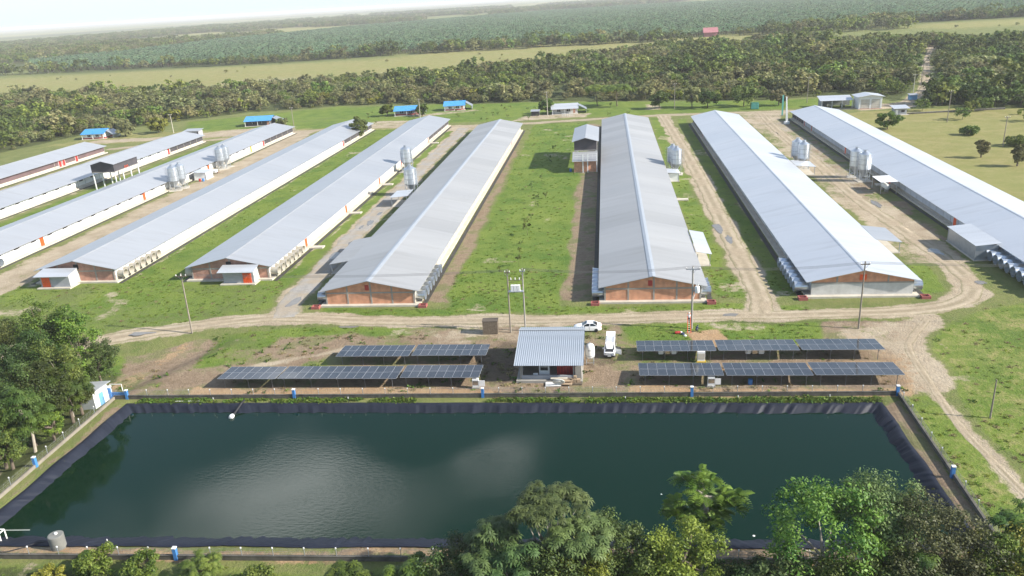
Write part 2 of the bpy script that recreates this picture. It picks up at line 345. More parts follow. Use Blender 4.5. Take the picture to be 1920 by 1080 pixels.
RPATH=[(50.7,123.5),(46.5,117),(44.0,112.0),(43.0,100.8),(42.3,89.6),(42.9,80.4),(43.5,72.7),(44,60),(44,40)]
TPATH=[(-57.5,104.8),(-49.5,109.8),(-43.4,112.2),(-36,112.6)]
BROWN=[(-80.3,113.5),(-70.2,118.5),(-45,119.5),(-34.4,121.4),(-19.5,122.2),(3.1,122.4),(35.4,122.6),(51.5,123.0),(45.5,112),(44.0,100.8),(39.3,98.3),(-15,97.2),(-74.6,96.6),(-76.5,101)]
WOODS=[(-345,285),(-268,320),(-259,366),(-230,402),(-200,430),(-149,441),(-117,437),(-67,425),(-27,421),(17,408),(50,398),(76,393),(103,398),(122,392),(126,372),(137,352),(163,338),(230,330),(400,360),(620,500),(640,745),(440,690),(330,660),(241,697),(162,755),(80,775),(-2,700),(-93,612),(-193,586),(-278,556),(-388,566),(-470,582),(-560,560)]
PALMS=[(-980,905),(-719,905),(-573,892),(-415,878),(-256,898),(-104,934),(38,910),(214,954),(347,1015),(476,1020),(760,1060),(1500,1500),(1500,2300),(60,3000),(-330,2700),(-660,2150),(-800,1650),(-800,1280),(-960,1010)]

m1=np.zeros((X.size,4)); m2=np.zeros((X.size,4)); n4=fbm(X,Y,4); n15=fbm(X+200,Y,15); n40=fbm(X,Y+300,40)
def mx_(a,b): return np.maximum(a,b)
# lush grass
lush=np.zeros(X.size)
for P,v in [([(-29.5,128),(-8.5,128),(-8.5,345),(-31,345)],1.0),([(-103,132),(-88.5,132),(-88.5,352),(-104,352)],.85),([(-135,117),(-66,124),(-63,132),(-66,149),(-135,149)],.58),
            ([(18.5,134),(23.6,134),(23.6,350),(18.5,350)],.8),([(29.5,134),(33.6,134),(33.6,345),(29.5,345)],.7),([(-68,135),(-64,135),(-64.5,345),(-69,345)],.75),([(-57.5,150),(-54,150),(-54,330),(-57,330)],.6),
            ([(-172,120),(-160,120),(-160,345),(-170,345)],.95),([(-53,127.3),(34,128.2),(34,131),(-53,131)],.8),([(52.5,132),(59,136),(60.5,150),(55,152)],.9),
            ([(2.5,121.3),(13.9,122.6),(34.2,122.4),(32.5,114.0),(15.4,113.4),(4.0,115.4)],.95),([(-58.1,122.7),(-34.7,122.0),(-30.2,119.2),(-44.3,117.0),(-62,114.5),(-66,107.2),(-70.9,114.5)],.6),
            ([(-170,110),(-70,114),(-78,97),(-74,62),(-170,62)],.7),([(-74,40),(80,40),(80,63),(-74,60)],.75),([(2.2,112),(3.6,106),(3.4,99.5),(1.0,99.5),(0.4,106)],.7)]:
    lush=mx_(lush,v*poly(W,V,P,1.2))
lawnR=poly(W,V,[(53,122),(47.5,112),(45.5,100),(44,88),(46,74),(46,40),(200,40),(200,132),(72,133),(60,126)],1.2)
lawnR2=poly(W,V,[(38.3,97),(43.2,99),(41.8,89),(42.5,76),(43,40),(37.6,40),(37.8,75)],.8)
lush=mx_(lush,.85*lawnR+.7*lawnR2)
lush=mx_(lush,.75*poly(W,V,[(-200,355),(-140,357),(110,360),(120,390),(70,392),(-30,420),(-150,440),(-220,400)],4))
m1[:,2]=lush*(.65+.6*n15)
# dry pasture
dry=np.zeros(X.size)
dry=mx_(dry,poly(W,V,[(93.5,120),(400,120),(400,335),(160,336),(128,345),(104,345),(94,335)],3))
dry=mx_(dry,.42*lawnR+.36*lawnR2)
dry=mx_(dry,.9*poly(W,V,[(56,40),(54,78),(58,92),(75,100),(200,110),(200,40)],3))
dry=mx_(dry,.8*poly(W,V,[(-600,560),(-470,585),(-278,560),(-193,590),(-93,620),(-2,710),(80,790),(162,765),(200,800),(214,945),(38,900),(-104,924),(-256,888),(-415,868),(-573,885),(-980,900),(-980,620)],10))
dry=mx_(dry,.9*poly(W,V,[(300,860),(335,975),(700,1010),(900,900),(640,780),(397,830)],12))
dry=mx_(dry,.6*poly(W,V,[(-260,330),(-140,345),(-60,345),(-60,352),(-140,362),(-240,372)],5))
far=ss(1000,1400,Y); dry=mx_(dry,far*ss(.45,.62,fbm(X,Y,900)))
dry=mx_(dry,.8*ss(.62,.7,fbm(X,Y,420))*ss(900,1300,Y))
m1[:,3]=dry
# bare brown ground round the panels
br=poly(W,V,BROWN,1.5)
br=mx_(br,.8*poly(W,V,[(-8.7,133),(-2,133),(-2,340),(-8.2,340)],1.0)*ss(.25,.55,n4+.15))
br=mx_(br,.8*poly(W,V,[(-33.6,134),(-29.6,134),(-30.5,200),(-32.0,300),(-34.5,335),(-35,335)],1.2))
br=mx_(br,.85*poly(W,V,[(60,150),(68,150),(72.8,165),(72.6,330),(69,330)],1.5)*ss(.2,.6,n4))
br=mx_(br,.7*poly(W,V,[(-71.8,95.5),(-69,94),(-69.5,64),(-71.3,61),(37,64.4),(35,67.5),(-69,63)],.6))
br=mx_(br,.85*poly(W,V,[(34.8,66),(37,64.5),(37.6,97),(34.8,95)],.6))
gp=np.zeros(X.size)
for P,v in [([(-66,106),(-57,107),(-55,118),(-60,122),(-68,121),(-67,112)],.9),([(-58.1,122.7),(-34.7,122.0),(-30.2,119.0),(-38,117.6),(-50,118.4),(-60,118.6)],.95),([(-50,105.5),(-42,106),(-42.5,110.5),(-47,109.5)],.85),([(-76,98),(-66,98.5),(-68,102),(-76,103)],.6),([(-24,117.5),(-17,117.5),(-17,115.5),(-24,115)],.6),([(2.5,121.8),(13.9,123),(34.2,122.8),(33.1,114.5),(15.4,113.8),(4.0,115.4)],1),([(37,121),(43,120.5),(43,114),(40,114)],.6)]: gp=mx_(gp,v*poly(W,V,P,1.6))
m1[:,2]=mx_(m1[:,2],gp*.85*(.5+.8*n4)); br=br*(1-.85*gp*(.55+.7*n4))
m1[:,1]=br*np.where(inside(X,Y,BROWN),1-.55*ss(.55,.72,n15)-.9*poly(W,V,[(2.5,121.8),(13.9,123),(34.2,122.8),(33.1,114.5),(15.4,113.8),(4.0,115.4)],1),1)
# pale dirt: tracks, yards, worn patches
rd=np.zeros(X.size)
for P,w,v in [(MAIN,2.5,1),(BRA,3.3,.8),(BRB,2.7,1),(BACK,2.6,1),(B23,5.5,.75),(RPATH[:4],2.6,.85),(RPATH[3:],.8,.9),(TPATH,.8,.8)]: rd=mx_(rd,v*line(W,V,P,w,1.1))
rd=mx_(rd,(.22+.75*n15)*poly(W,V,[(57,150),(69,150),(70,335),(78,352),(40,352),(56,330)],1.5))
rd=mx_(rd,.8*poly(W,V,[(-195,130),(-207,130),(-207,330),(-195,330)],1.5))
rd=mx_(rd,(.3+.5*n4)*poly(W,V,[(36,122.5),(51.5,123.2),(45,112),(44.6,101),(39.5,98.5),(39.8,108),(36,115)],1.5))
rd=mx_(rd,.6*poly(W,V,[(-30,121),(-8,122.5),(-8,118),(-16,115),(-28,114)],1.5)*ss(.3,.6,n4))
rd=mx_(rd,.8*poly(W,V,[(104,346),(132,352),(130,366),(104,361)],2)); rd=mx_(rd,.7*poly(W,V,[(-42,357),(-8,360),(-7,372),(-38,373)],2.5))
rd=mx_(rd,.7*poly(W,V,[(-69,335),(-53,335),(-55,350),(-70,350)],2)); rd=mx_(rd,.65*poly(W,V,[(-115,352),(-92,352),(-90,372),(-110,376)],4))
rd=mx_(rd,.75*poly(W,V,[(-240,338),(-165,344),(-140,352),(-150,372),(-180,366),(-200,352),(-240,350)],4)); rd=mx_(rd,.6*poly(W,V,[(18,375),(26,374),(27,392),(19,394)],2))
rd=mx_(rd,.6*poly(W,V,[(-95,382),(-60,396),(-66,402),(-98,390)],3))
for (a,b_,c,d_) in [(-67.9,-66.9,150,345),(-102.2,-101.2,150,345),(-137.9,-136.8,130,345),(-174,-172.2,130,330),(33.1,34.1,134,325)]: rd=mx_(rd,.55*poly(W,V,[(a,c),(b_,c),(b_,d_),(a,d_)],.6))
rd=mx_(rd,.5*ss(.66,.74,fbm(X+11,Y+7,130))*ss(560,620,Y)*ss(1000,900,Y))
rd=mx_(rd,.46*ss(.68,.78,fbm(X+5,Y+77,9))*(lush>.4)*(Y<350))
m1[:,0]=rd
og=np.zeros(X.size)
og=mx_(og,.95*poly(W,V,[(12,119.5),(17.5,119.5),(18.5,113),(12.5,113.2)],1.2)); og=mx_(og,.85*poly(W,V,[(-62,99.6),(39.5,100.2),(39.5,97.9),(-62,96.6)],.9)*(1-poly(X,Y,[(-15,96),(2.5,96),(2.5,106),(-15,106)],1)))
og=mx_(og,.7*poly(W,V,[(3.4,107.5),(41,107.7),(41,105),(3.4,104.6)],1)); og=mx_(og,.6*poly(W,V,[(-71,62.9),(37,66),(37,64.2),(-71,61.0)],.5)); og=mx_(og,.5*poly(W,V,[(36,119),(44,110),(42,99),(38,99),(39,108)],2))
og=mx_(og,.5*poly(W,V,[(-76,97),(-70,117),(-73,118),(-80,98)],1.2))
m2[:,0]=og*(.5+.9*n4)
gr=.85*line(W,V,BRA,2.6,1.5)*ss(.35,.6,n15)+.5*poly(W,V,[(60,205),(73,205),(73,330),(62,330)],2)
m2[:,1]=gr
wet=.8*poly(W,V,[(-17.5,116),(-13.8,116),(-13.8,100.5),(-19,103),(-19.5,110)],1.6); wet=mx_(wet,.55*poly(W,V,[(-4,106),(2,108),(2,112),(-3,113)],1.0))  # dark wet soil; strip left of the pump house paints its cast shadow
m2[:,2]=wet
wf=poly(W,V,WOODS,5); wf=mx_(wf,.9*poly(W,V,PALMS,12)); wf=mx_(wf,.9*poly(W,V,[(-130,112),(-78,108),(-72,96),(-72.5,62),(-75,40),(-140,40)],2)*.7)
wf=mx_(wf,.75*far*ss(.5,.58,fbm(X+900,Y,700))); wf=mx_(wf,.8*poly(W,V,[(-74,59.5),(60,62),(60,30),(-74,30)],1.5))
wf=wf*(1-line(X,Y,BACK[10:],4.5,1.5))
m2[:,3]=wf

def grid_mesh(name,nx,ny,X,Y,Z):
    me=bpy.data.meshes.new(name); me.vertices.add(nx*ny); me.vertices.foreach_set('co',np.stack([X,Y,Z],1).astype('f').ravel())
    i=np.arange(nx*ny).reshape(ny,nx); q=np.stack([i[:-1,:-1],i[:-1,1:],i[1:,1:],i[1:,:-1]],-1).reshape(-1,4)
    me.loops.add(q.size); me.loops.foreach_set('vertex_index',q.ravel().astype('i')); me.polygons.add(len(q))
    me.polygons.foreach_set('loop_start',np.arange(0,q.size,4).astype('i')); me.polygons.foreach_set('loop_total',np.full(len(q),4,'i'))
    me.polygons.foreach_set('use_smooth',np.ones(len(q),bool)); me.update(); return me
gme=grid_mesh('ground',len(gx),len(gy),X,Y,Z)
for nme,arr in (('soil_a',m1),('soil_b',m2)):
    a=gme.attributes.new(nme,'FLOAT_COLOR','POINT'); a.data.foreach_set('color',np.clip(arr,0,1).astype('f').ravel())

def soil_material(name,ribbon=False):
    m=bpy.data.materials.new(name); m.use_nodes=True; t=m.node_tree; b=t.nodes['Principled BSDF']; b.inputs['Roughness'].default_value=.95; b.inputs['Specular IOR Level'].default_value=.15
    geo=nn(t,'ShaderNodeNewGeometry'); pos=geo.outputs['Position']
    def noise(sc,det=4,rough=.6,sq=None):
        n=nn(t,'ShaderNodeTexNoise'); n.inputs['Scale'].default_value=sc; n.inputs['Detail'].default_value=det; n.inputs['Roughness'].default_value=rough
        if sq:
            mp=nn(t,'ShaderNodeMapping'); mp.inputs['Scale'].default_value=sq; t.links.new(pos,mp.inputs[0]); t.links.new(mp.outputs[0],n.inputs['Vector'])
        else: t.links.new(pos,n.inputs['Vector'])
        return n.outputs[0]
    def rng_(s,a,b_,lo=0,hi=1,smooth=True):
        r=nn(t,'ShaderNodeMapRange')
        if smooth: r.interpolation_type='SMOOTHSTEP'
        r.inputs['From Min'].default_value=a; r.inputs['From Max'].default_value=b_; r.inputs['To Min'].default_value=lo; r.inputs['To Max'].default_value=hi; t.links.new(s,r.inputs['Value']); return r.outputs[0]
    def mix(f,a,b_):
        n=nn(t,'ShaderNodeMix',data_type='RGBA')
        if isinstance(f,float): n.inputs[0].default_value=f
        else: t.links.new(f,n.inputs[0])
        for i,c in ((6,a),(7,b_)):
            if isinstance(c,tuple): n.inputs[i].default_value=(*c,1)
            else: t.links.new(c,n.inputs[i])
        return n.outputs[2]
    def mth(op,a,b_):
        n=nn(t,'ShaderNodeMath',operation=op)
        for i,c in ((0,a),(1,b_)):
            if isinstance(c,(int,float)): n.inputs[i].default_value=c
            else: t.links.new(c,n.inputs[i])
        return n.outputs[0]
    f1=noise(.9,6,.7); f2=noise(.16,5,.65); f3=noise(3.2,4,.75); fw=noise(.035,3)
    tuft=rng_(f3,.35,.68); clump=rng_(f1,.32,.68); big=rng_(f2,.35,.66); field=rng_(fw,.35,.65)
    tan=mix(clump,mix(big,(.40,.32,.22),(.48,.40,.29)),mix(big,(.33,.265,.185),(.43,.355,.255)))
    tan=mix(mth('MULTIPLY',tuft,.25),tan,(.25,.21,.15))
    if ribbon:
        at=nn(t,'ShaderNodeAttribute',attribute_name='across'); ac=at.outputs['Fac']
        ab=nn(t,'ShaderNodeMath',operation='ABSOLUTE'); t.links.new(ac,ab.inputs[0])
        mid=mth('MULTIPLY',rng_(ab.outputs[0],.5,.1),rng_(mth('ADD',f2,mth('MULTIPLY',f1,.5)),.62,.85))
        tan=mix(mth('MULTIPLY',mid,.7),tan,mix(clump,(.17,.15,.075),(.26,.21,.14)))
        edge=mth('MULTIPLY',rng_(mth('ADD',ab.outputs[0],mth('MULTIPLY',f1,.8)),1.05,1.4),.75)
        tan=mix(edge,tan,mix(clump,(.13,.15,.05),(.24,.2,.12)))
        gv=nn(t,'ShaderNodeAttribute',attribute_name='gravel')
        tan=mix(mth('MULTIPLY',gv.outputs['Fac'],rng_(f2,.4,.6,.3,1)),tan,mix(clump,(.27,.26,.245),(.36,.34,.31)))
        col=tan
    else:
        A=nn(t,'ShaderNodeAttribute',attribute_name='soil_a'); B=nn(t,'ShaderNodeAttribute',attribute_name='soil_b')
        sa=nn(t,'ShaderNodeSeparateColor'); sb=nn(t,'ShaderNodeSeparateColor'); t.links.new(A.outputs['Color'],sa.inputs[0]); t.links.new(B.outputs['Color'],sb.inputs[0])
        brk=mth('ADD',mth('MULTIPLY',mth('SUBTRACT',f1,.5),1.3),mth('MULTIPLY',mth('SUBTRACT',f2,.5),.9))
        def fac(s,lo=.3,hi=.7): return mth('MULTIPLY',rng_(mth('ADD',s,brk),lo,hi),rng_(s,.02,.12))
        base=mix(big,(.115,.155,.04),(.185,.205,.065)); base=mix(mth('MULTIPLY',clump,.5),base,(.21,.19,.085))
        lushc=mix(clump,mix(big,(.075,.14,.022),(.145,.205,.036)),mix(big,(.105,.175,.028),(.195,.24,.050)))
        lushc=mix(mth('MULTIPLY',tuft,.45),lushc,(.06,.12,.015)); lushc=mix(mth('MULTIPLY',field,.35),lushc,(.21,.25,.045))
        dryc=mix(clump,mix(big,(.26,.235,.085),(.33,.285,.125)),mix(big,(.21,.21,.065),(.29,.255,.105)))
        dryc=mix(mth('MULTIPLY',tuft,.3),dryc,(.16,.16,.055)); dryc=mix(mth('MULTIPLY',field,.4),dryc,(.21,.235,.07))
        brown=mix(clump,mix(big,(.285,.21,.14),(.36,.275,.19)),mix(big,(.20,.145,.092),(.295,.22,.148)))
        brown=mix(mth('MULTIPLY',rng_(f2,.48,.62),.75),brown,(.14,.165,.05)); brown=mix(mth('MULTIPLY',tuft,.3),brown,(.15,.11,.075))
        org=mix(clump,(.40,.265,.145),(.33,.21,.115)); org=mix(mth('MULTIPLY',big,.5),org,(.42,.31,.19))
        grv=mix(clump,(.30,.285,.265),(.22,.205,.185)); wet_shade_c=mix(clump,(.085,.065,.048),(.135,.10,.07)); wood=mix(clump,(.05,.065,.022),(.10,.115,.04))
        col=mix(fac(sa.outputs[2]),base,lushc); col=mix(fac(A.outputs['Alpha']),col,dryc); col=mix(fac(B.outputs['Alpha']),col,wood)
        col=mix(fac(sa.outputs[1]),col,brown); col=mix(fac(sa.outputs[0]),col,tan); col=mix(fac(sb.outputs[1],.4,.9),col,grv); col=mix(fac(sb.outputs[0]),col,org); col=mix(mth('MULTIPLY',fac(sb.outputs[2]),.8),col,wet_shade_c)
    t.links.new(col,b.inputs['Base Color'])
    bp=nn(t,'ShaderNodeBump'); bp.inputs['Strength'].default_value=.7 if not ribbon else .4; bp.inputs['Distance'].default_value=.35; t.links.new(mth('ADD',f3,f1),bp.inputs['Height']); t.links.new(bp.outputs[0],b.inputs['Normal'])
    return m
gme.materials.append(soil_material('ground_soil'))
tag(put('ground',gme),'ground of grass, bare soil and distant fields',kind='structure')

ROADM=soil_material('dirt_track_soil',True)
def resample(P,st):
    P=[Vector(p) for p in P]; out=[P[0]]
    # Catmull-Rom
    Q=[P[0]*2-P[1]]+P+[P[-1]*2-P[-2]]
    for i in range(1,len(Q)-2):
        a,b,c,d=Q[i-1:i+3]; n=max(2,int((c-b).length/st))
        for k in range(1,n+1):
            t=k/n; out.append(.5*((2*b)+(c-a)*t+(2*a-5*b+4*c-d)*t*t+(3*b-a-3*c+d)*t**3))
    return out
def ribbon(name,label,P,hw,st=1.2,lift=.03,gravel=0,n=9):
    C=resample(P,st); v=[];ac=[]
    for i,c in enumerate(C):
        d=(C[min(i+1,len(C)-1)]-C[max(i-1,0)]).normalized(); nrm=Vector((-d.y,d.x))
        for k in range(n):
            s=-1+2*k/(n-1); w=hw*(1+.35*(float(fbm(np.array([c.x*1.7+s*40]),np.array([c.y*1.7]),4)[0])-.5)*2*abs(s))
            p=c+nrm*(s*w); v.append((p.x,p.y,0)); ac.append(s)
    v=np.array(v); v[:,2]=ground_z(v[:,0],v[:,1])+lift
    v[np.arange(len(v))%n==0,2]-=.025; v[np.arange(len(v))%n==n-1,2]-=.025
    me=grid_mesh(name,n,len(C),v[:,0],v[:,1],v[:,2])
    a=me.attributes.new('across','FLOAT','POINT'); a.data.foreach_set('value',np.array(ac,'f'))
    a=me.attributes.new('gravel','FLOAT','POINT'); a.data.foreach_set('value',np.full(len(v),gravel,'f'))
    me.materials.append(ROADM); return tag(put(name,me),label,kind='structure')
ribbon('dirt_road','dirt track along the front of the barns and up to the back road',MAIN,1.75)
ribbon('farm_track','grey gravel track between two barns left of the green strip',BRA,2.4,lift=.038,gravel=.9)
ribbon('farm_track','sandy track between the two barns right of the green strip',BRB,1.9,lift=.038)
ribbon('back_road','pale dirt road behind the barns leading into the wood',BACK,1.8,lift=.046,st=2)
ribbon('footpath','worn footpath down the right lawn',RPATH,.6,lift=.022,n=5)

# puddles on the tracks
WATP=M('puddle_water',(.16,.145,.12),(.22,.2,.165),.8,rough=.22,spec=.5)
def puddle(x,y,rx,ry,rz=0):
    b=MB(); n=28; vs=[(0,0,0)]
    for i in range(n):
        t=2*math.pi*i/n; q=.6+.55*float(vnoise(np.array([x*3+math.cos(t)*2.2]),np.array([y*3+math.sin(t)*2.2]),1.)[0]); vs.append((rx*q*math.cos(t),ry*q*math.sin(t),0))
    b.add(vs,[(0,1+i,1+(i+1)%n) for i in range(n)])
    z=float(ground_z(np.array([x]),np.array([y]))[0])
    tag(b.build('puddle',WATP,None,(x,y,z+.062),rz),'shallow puddle on a dirt track',kind='structure')
for a in [(-82.2,121.0,2.6,1.1,.3),(-59.4,134.5,1.0,3.2,-.1),(-60.8,163,1.2,3.2,.1),(-59.8,172,.9,2.0,.2),(-60.4,190,.9,3.2,.1),(-61.5,186,.5,2.0,0),(-60.3,199,.6,2.0,0),(25.0,178,1.1,5.0,.08),(26.3,169,.8,3.2,0),(64.5,158,1.2,2.5,.2),(65,196,.9,4,.0),(65.5,139.8,1.1,1.0,.3),(20.3,126.0,1.4,.8,0),(-45,122.2,2.4,.5,.05)]: puddle(*a)
# ------------------------------------------------------------------ pond
WZ=-.64
def lerp(a,b,t): return (a[0]+(b[0]-a[0])*t,a[1]+(b[1]-a[1])*t)
def inset(P,d):
    n=len(P); out=[]; cx=sum(p[0] for p in P)/n; cy=sum(p[1] for p in P)/n
    for i in range(n):
        p=Vector(P[i]); a=(Vector(P[i-1])-p).normalized(); b=(Vector(P[(i+1)%n])-p).normalized(); bis=(a+b); s=abs(a.x*b.y-a.y*b.x); out.append(tuple(p+bis*(d/s)))
    return out
LINER=M('pond_liner_sheet',(.009,.012,.021),(.019,.023,.036),.35,rough=.6,spec=.25,bump=.15,bscale=2)
rings=[(-.55,.03),(-.25,.10),(0,.08),(.35,-.12),(.9,-.5),(1.5,-.85),(2.1,-1.2),(3.6,-2.1),(6,-3.6)]
NP=[(640),(240),(640),(240)]
base=[]
for i in range(4):
    for k in range(NP[i]): base.append((i,k/NP[i]))
vv=[]
for j,(d,z) in enumerate(rings):
    Pq=inset(LIP,d); Pn=inset(LIP,max(d,d*1.55)); Pq=[Pq[0],Pq[1],(Pq[2][0],Pn[2][1]),(Pq[3][0],Pn[3][1])]
    for (i,t) in base:
        x,y=lerp(Pq[i],Pq[(i+1)%4],t); s=(i*100+t*(105 if i%2==0 else 30))
        # hanging folds of the sheet
        fold=(float(vnoise(np.array([s*1.0]),np.array([7.+j*.12]),.75)[0])-.5); f2=(float(vnoise(np.array([s]),np.array([31.+j*.04]),.36)[0])-.5)
        amp={0:.25,1:.35,2:.5,3:.75,4:.8,5:.7,6:.5,7:.2,8:0}[j]; big=1.25 if (i==1 or (i==0 and t>.8)) else .8
        wob=(float(vnoise(np.array([s]),np.array([3.]),5)[0])-.5)*(.7 if j<3 else .25)
        nx,ny=[(0,-1),(-1,0),(0,1),(1,0)][i]
        q=(fold*.32+f2*.14)*amp*big+wob*.6
        vv.append((x+nx*q,y+ny*q,z+(fold*.16+f2*.08)*amp*big))
n=len(base); ff=[]
for j in range(len(rings)-1):
    for i in range(n): ff.append((j*n+i,(j+1)*n+i,(j+1)*n+(i+1)%n,j*n+(i+1)%n))
ff.append(tuple((len(rings)-1)*n+i for i in range(n)))
lb=MB(); lb.add(vv,ff); lo=lb.build('pond_liner',LINER,smooth=False); sm(lo.data,180); tag(lo,'dark blue plastic liner draped round the pond banks',kind='structure')
# water
WAT=bpy.data.materials.new('pond_water'); WAT.use_nodes=True; t=WAT.node_tree; b=t.nodes['Principled BSDF']
b.inputs['Base Color'].default_value=(.003,.017,.008,1); b.inputs['Roughness'].default_value=.04; b.inputs['IOR'].default_value=1.333; b.inputs['Specular IOR Level'].default_value=.44
g=nn(t,'ShaderNodeNewGeometry')
mp=nn(t,'ShaderNodeMapping'); mp.inputs['Scale'].default_value=(1.0,1.9,1); t.links.new(g.outputs['Position'],mp.inputs[0])
a1=nn(t,'ShaderNodeTexNoise'); a1.inputs['Scale'].default_value=1.5; a1.inputs['Detail'].default_value=4; a1.inputs['Roughness'].default_value=.55; t.links.new(mp.outputs[0],a1.inputs['Vector'])
a2=nn(t,'ShaderNodeTexNoise'); a2.inputs['Scale'].default_value=.05; a2.inputs['Detail'].default_value=3; t.links.new(g.outputs['Position'],a2.inputs['Vector'])
r=nn(t,'ShaderNodeMapRange'); r.inputs['From Min'].default_value=.42; r.inputs['From Max'].default_value=.62; r.inputs['To Min'].default_value=.012; r.inputs['To Max'].default_value=.10; t.links.new(a2.outputs[0],r.inputs['Value'])
bp=nn(t,'ShaderNodeBump'); bp.inputs['Distance'].default_value=.12; t.links.new(r.outputs[0],bp.inputs['Strength']); t.links.new(a1.outputs[0],bp.inputs['Height']); t.links.new(bp.outputs[0],b.inputs['Normal'])
wb=MB(); P=inset(LIP,.9); wb.add([(x,y,WZ) for x,y in P],[(0,1,2,3)]); wo=wb.build('pond_water',WAT)
if wo.data.polygons[0].normal.z<0: wo.data.flip_normals()
tag(wo,'still dark green pond water reflecting cloud',kind='structure')

# perimeter wall with posts, pillars and wire
pf=thing('pond_fence','low stained wall with wire posts and blue pillars around the pond','fence')
WIRE=M('wire_mesh',(.35,.36,.36),rough=.5,metal=.5)
def seg_len(a,b): return math.hypot(b[0]-a[0],b[1]-a[1])
post_me=MB().tube((0,0,0),(0,0,1.25),.035,n=6,m=0).mesh('fence_post',[GALV_D]); cap_me=MB().box(-.055,.055,-.055,.055,1.25,1.4,0).mesh('post_cap',[WHITE])
pil_me=MB().box(-.19,.19,-.19,.19,0,1.4,0).mesh('pillar',[BLUE]); pc_me=MB().box(-.21,.21,-.21,.21,1.4,1.5,0).mesh('pillar_cap',[WHITE])
WALLG=M('weathered_wall',(.27,.24,.19),(.17,.15,.12),.6,rough=.95)
sides=[(0,1,.55,CONC_D),(1,2,.5,CONC_D),(2,3,.5,CONC_D),(3,0,.35,WALLG)]
pill=[(-70.2,95.95),(-44.8,96.3),(-17.6,96.75),(11.0,97.2),(37.6,97.55),(37.1,78.6),(36.9,64.5),(-71.8,78.1),(-44.3,61.85),(-71.4,61.1)]
for (i,j,h,mt) in sides:
    a,b_=WALLP[i],WALLP[j]; L=seg_len(a,b_); ang=math.atan2(b_[1]-a[1],b_[0]-a[0])
    w=MB()
    st=int(L/4); 
    w.rbox((L/2,0,h/2-.25),(L,.2,h+.5)); w.rbox((L/2,0,h+.035),(L,.26,.07))
    w.build('wall',mt,pf,(a[0],a[1],0),ang)
    k=int(L/3.2)
    wm=MB()
    for z in (.35,.6,.85,1.1,1.22): wm.tube((0,0,h+z-.3),(L,0,h+z-.3),.008,n=3,caps=False)
    for q in range(int(L/.8)): wm.tube((q*.8,.0,h),(q*.8+.4,0,h+.92),.005,n=3,caps=False); wm.tube((q*.8+.4,.0,h+.92),(q*.8+.8,0,h),.005,n=3,caps=False)
    wmo=wm.build('wire_mesh',WIRE,pf,(a[0],a[1],0),ang); 
    for q in range(1,k+1):
        t_=(q-.4)/k; x,y=lerp(a,b_,t_)
        if min(math.hypot(x-p[0],y-p[1]) for p in pill)<1.2: continue
        o=put('post',post_me,pf,(x,y,.15),0); put('post_cap',cap_me,o)
for p in pill:
    o=put('pillar',pil_me,pf,(p[0],p[1],0)); put('pillar_cap',pc_me,o)

# ------------------------------------------------------------------ barns
def roof_z(dx,ze=2.85,zr=4.9,hw=9.5): return zr-(zr-ze)*abs(dx)/hw
fan_me=None
def make_fan_meshes():
    f=MB(); n=20
    f.lathe([(.66,0),(.70,.05),(.76,.8),(.88,1.75),(.92,1.76),(.92,1.83),(.86,1.83),(.85,1.75),(.72,.8),(.64,.05)],n=n,axis='x')
    f.tube((.06,-.6,0),(.06,.6,0),.03,n=5); f.tube((.06,0,-.6),(.06,0,.6),.03,n=5)
    bl=MB()
    for k in range(6):
        t=k*math.pi/3; c,s=math.cos(t),math.sin(t); bl.add([(.1,.1*c,.1*s),(.22,.58*math.cos(t+.15),.58*math.sin(t+.15)),(.10,.58*math.cos(t+.62),.58*math.sin(t+.62)),(.1,.1*math.cos(t+.9),.1*math.sin(t+.9))],[(0,1,2,3)])
    bl.tube((.0,0,0),(.3,0,0),.12,n=10)
    d=MB().lathe([(.61,.02),(.0,.02)],n=n,axis='x')
    me=f.mesh('fan',[GALV]); sm(me); return me,bl.mesh('blade',[DARK]),d.mesh('fan_back',[DARK])
FAN,BLADE,FBACK=make_fan_meshes()
FSHUT=MB().lathe([(.74,1.05),(.70,1.12),(.0,1.14)],n=20,axis='x').mesh('fan_shutter',[M('pale_shutter',(.50,.51,.51),(.40,.41,.41),2,rough=.6)])
FAN_B=FAN.copy(); FAN_B.materials[0]=SLAB
DOOR={}
def door_mesh(w,h,mt):
    k=(w,h,mt.name)
    if k not in DOOR:
        b=MB(); b.box(-.05,.05,-w/2,w/2,0,h); 
        for z in (.25,h*.5,h-.3): b.box(.05,.065,-w/2+.06,w/2-.06,z,z+.06)
        DOOR[k]=b.mesh('door',[mt])
    return DOOR[k]
FRAME={}
def frame_mesh(w,h):
    if (w,h) not in FRAME:
        b=MB(); b.box(-.04,.1,-w/2-.1,-w/2,0,h+.1); b.box(-.04,.1,w/2,w/2+.1,0,h+.1); b.box(-.04,.1,-w/2,w/2,h,h+.1); FRAME[(w,h)]=b.mesh('door_frame',[WHITE])
    return FRAME[(w,h)]
VENT=MB().prism([(0,0),(.35,-.12),(.35,-.5),(0,-.62)],-.75,.75,'y').mesh('vent_flap',[DARK])
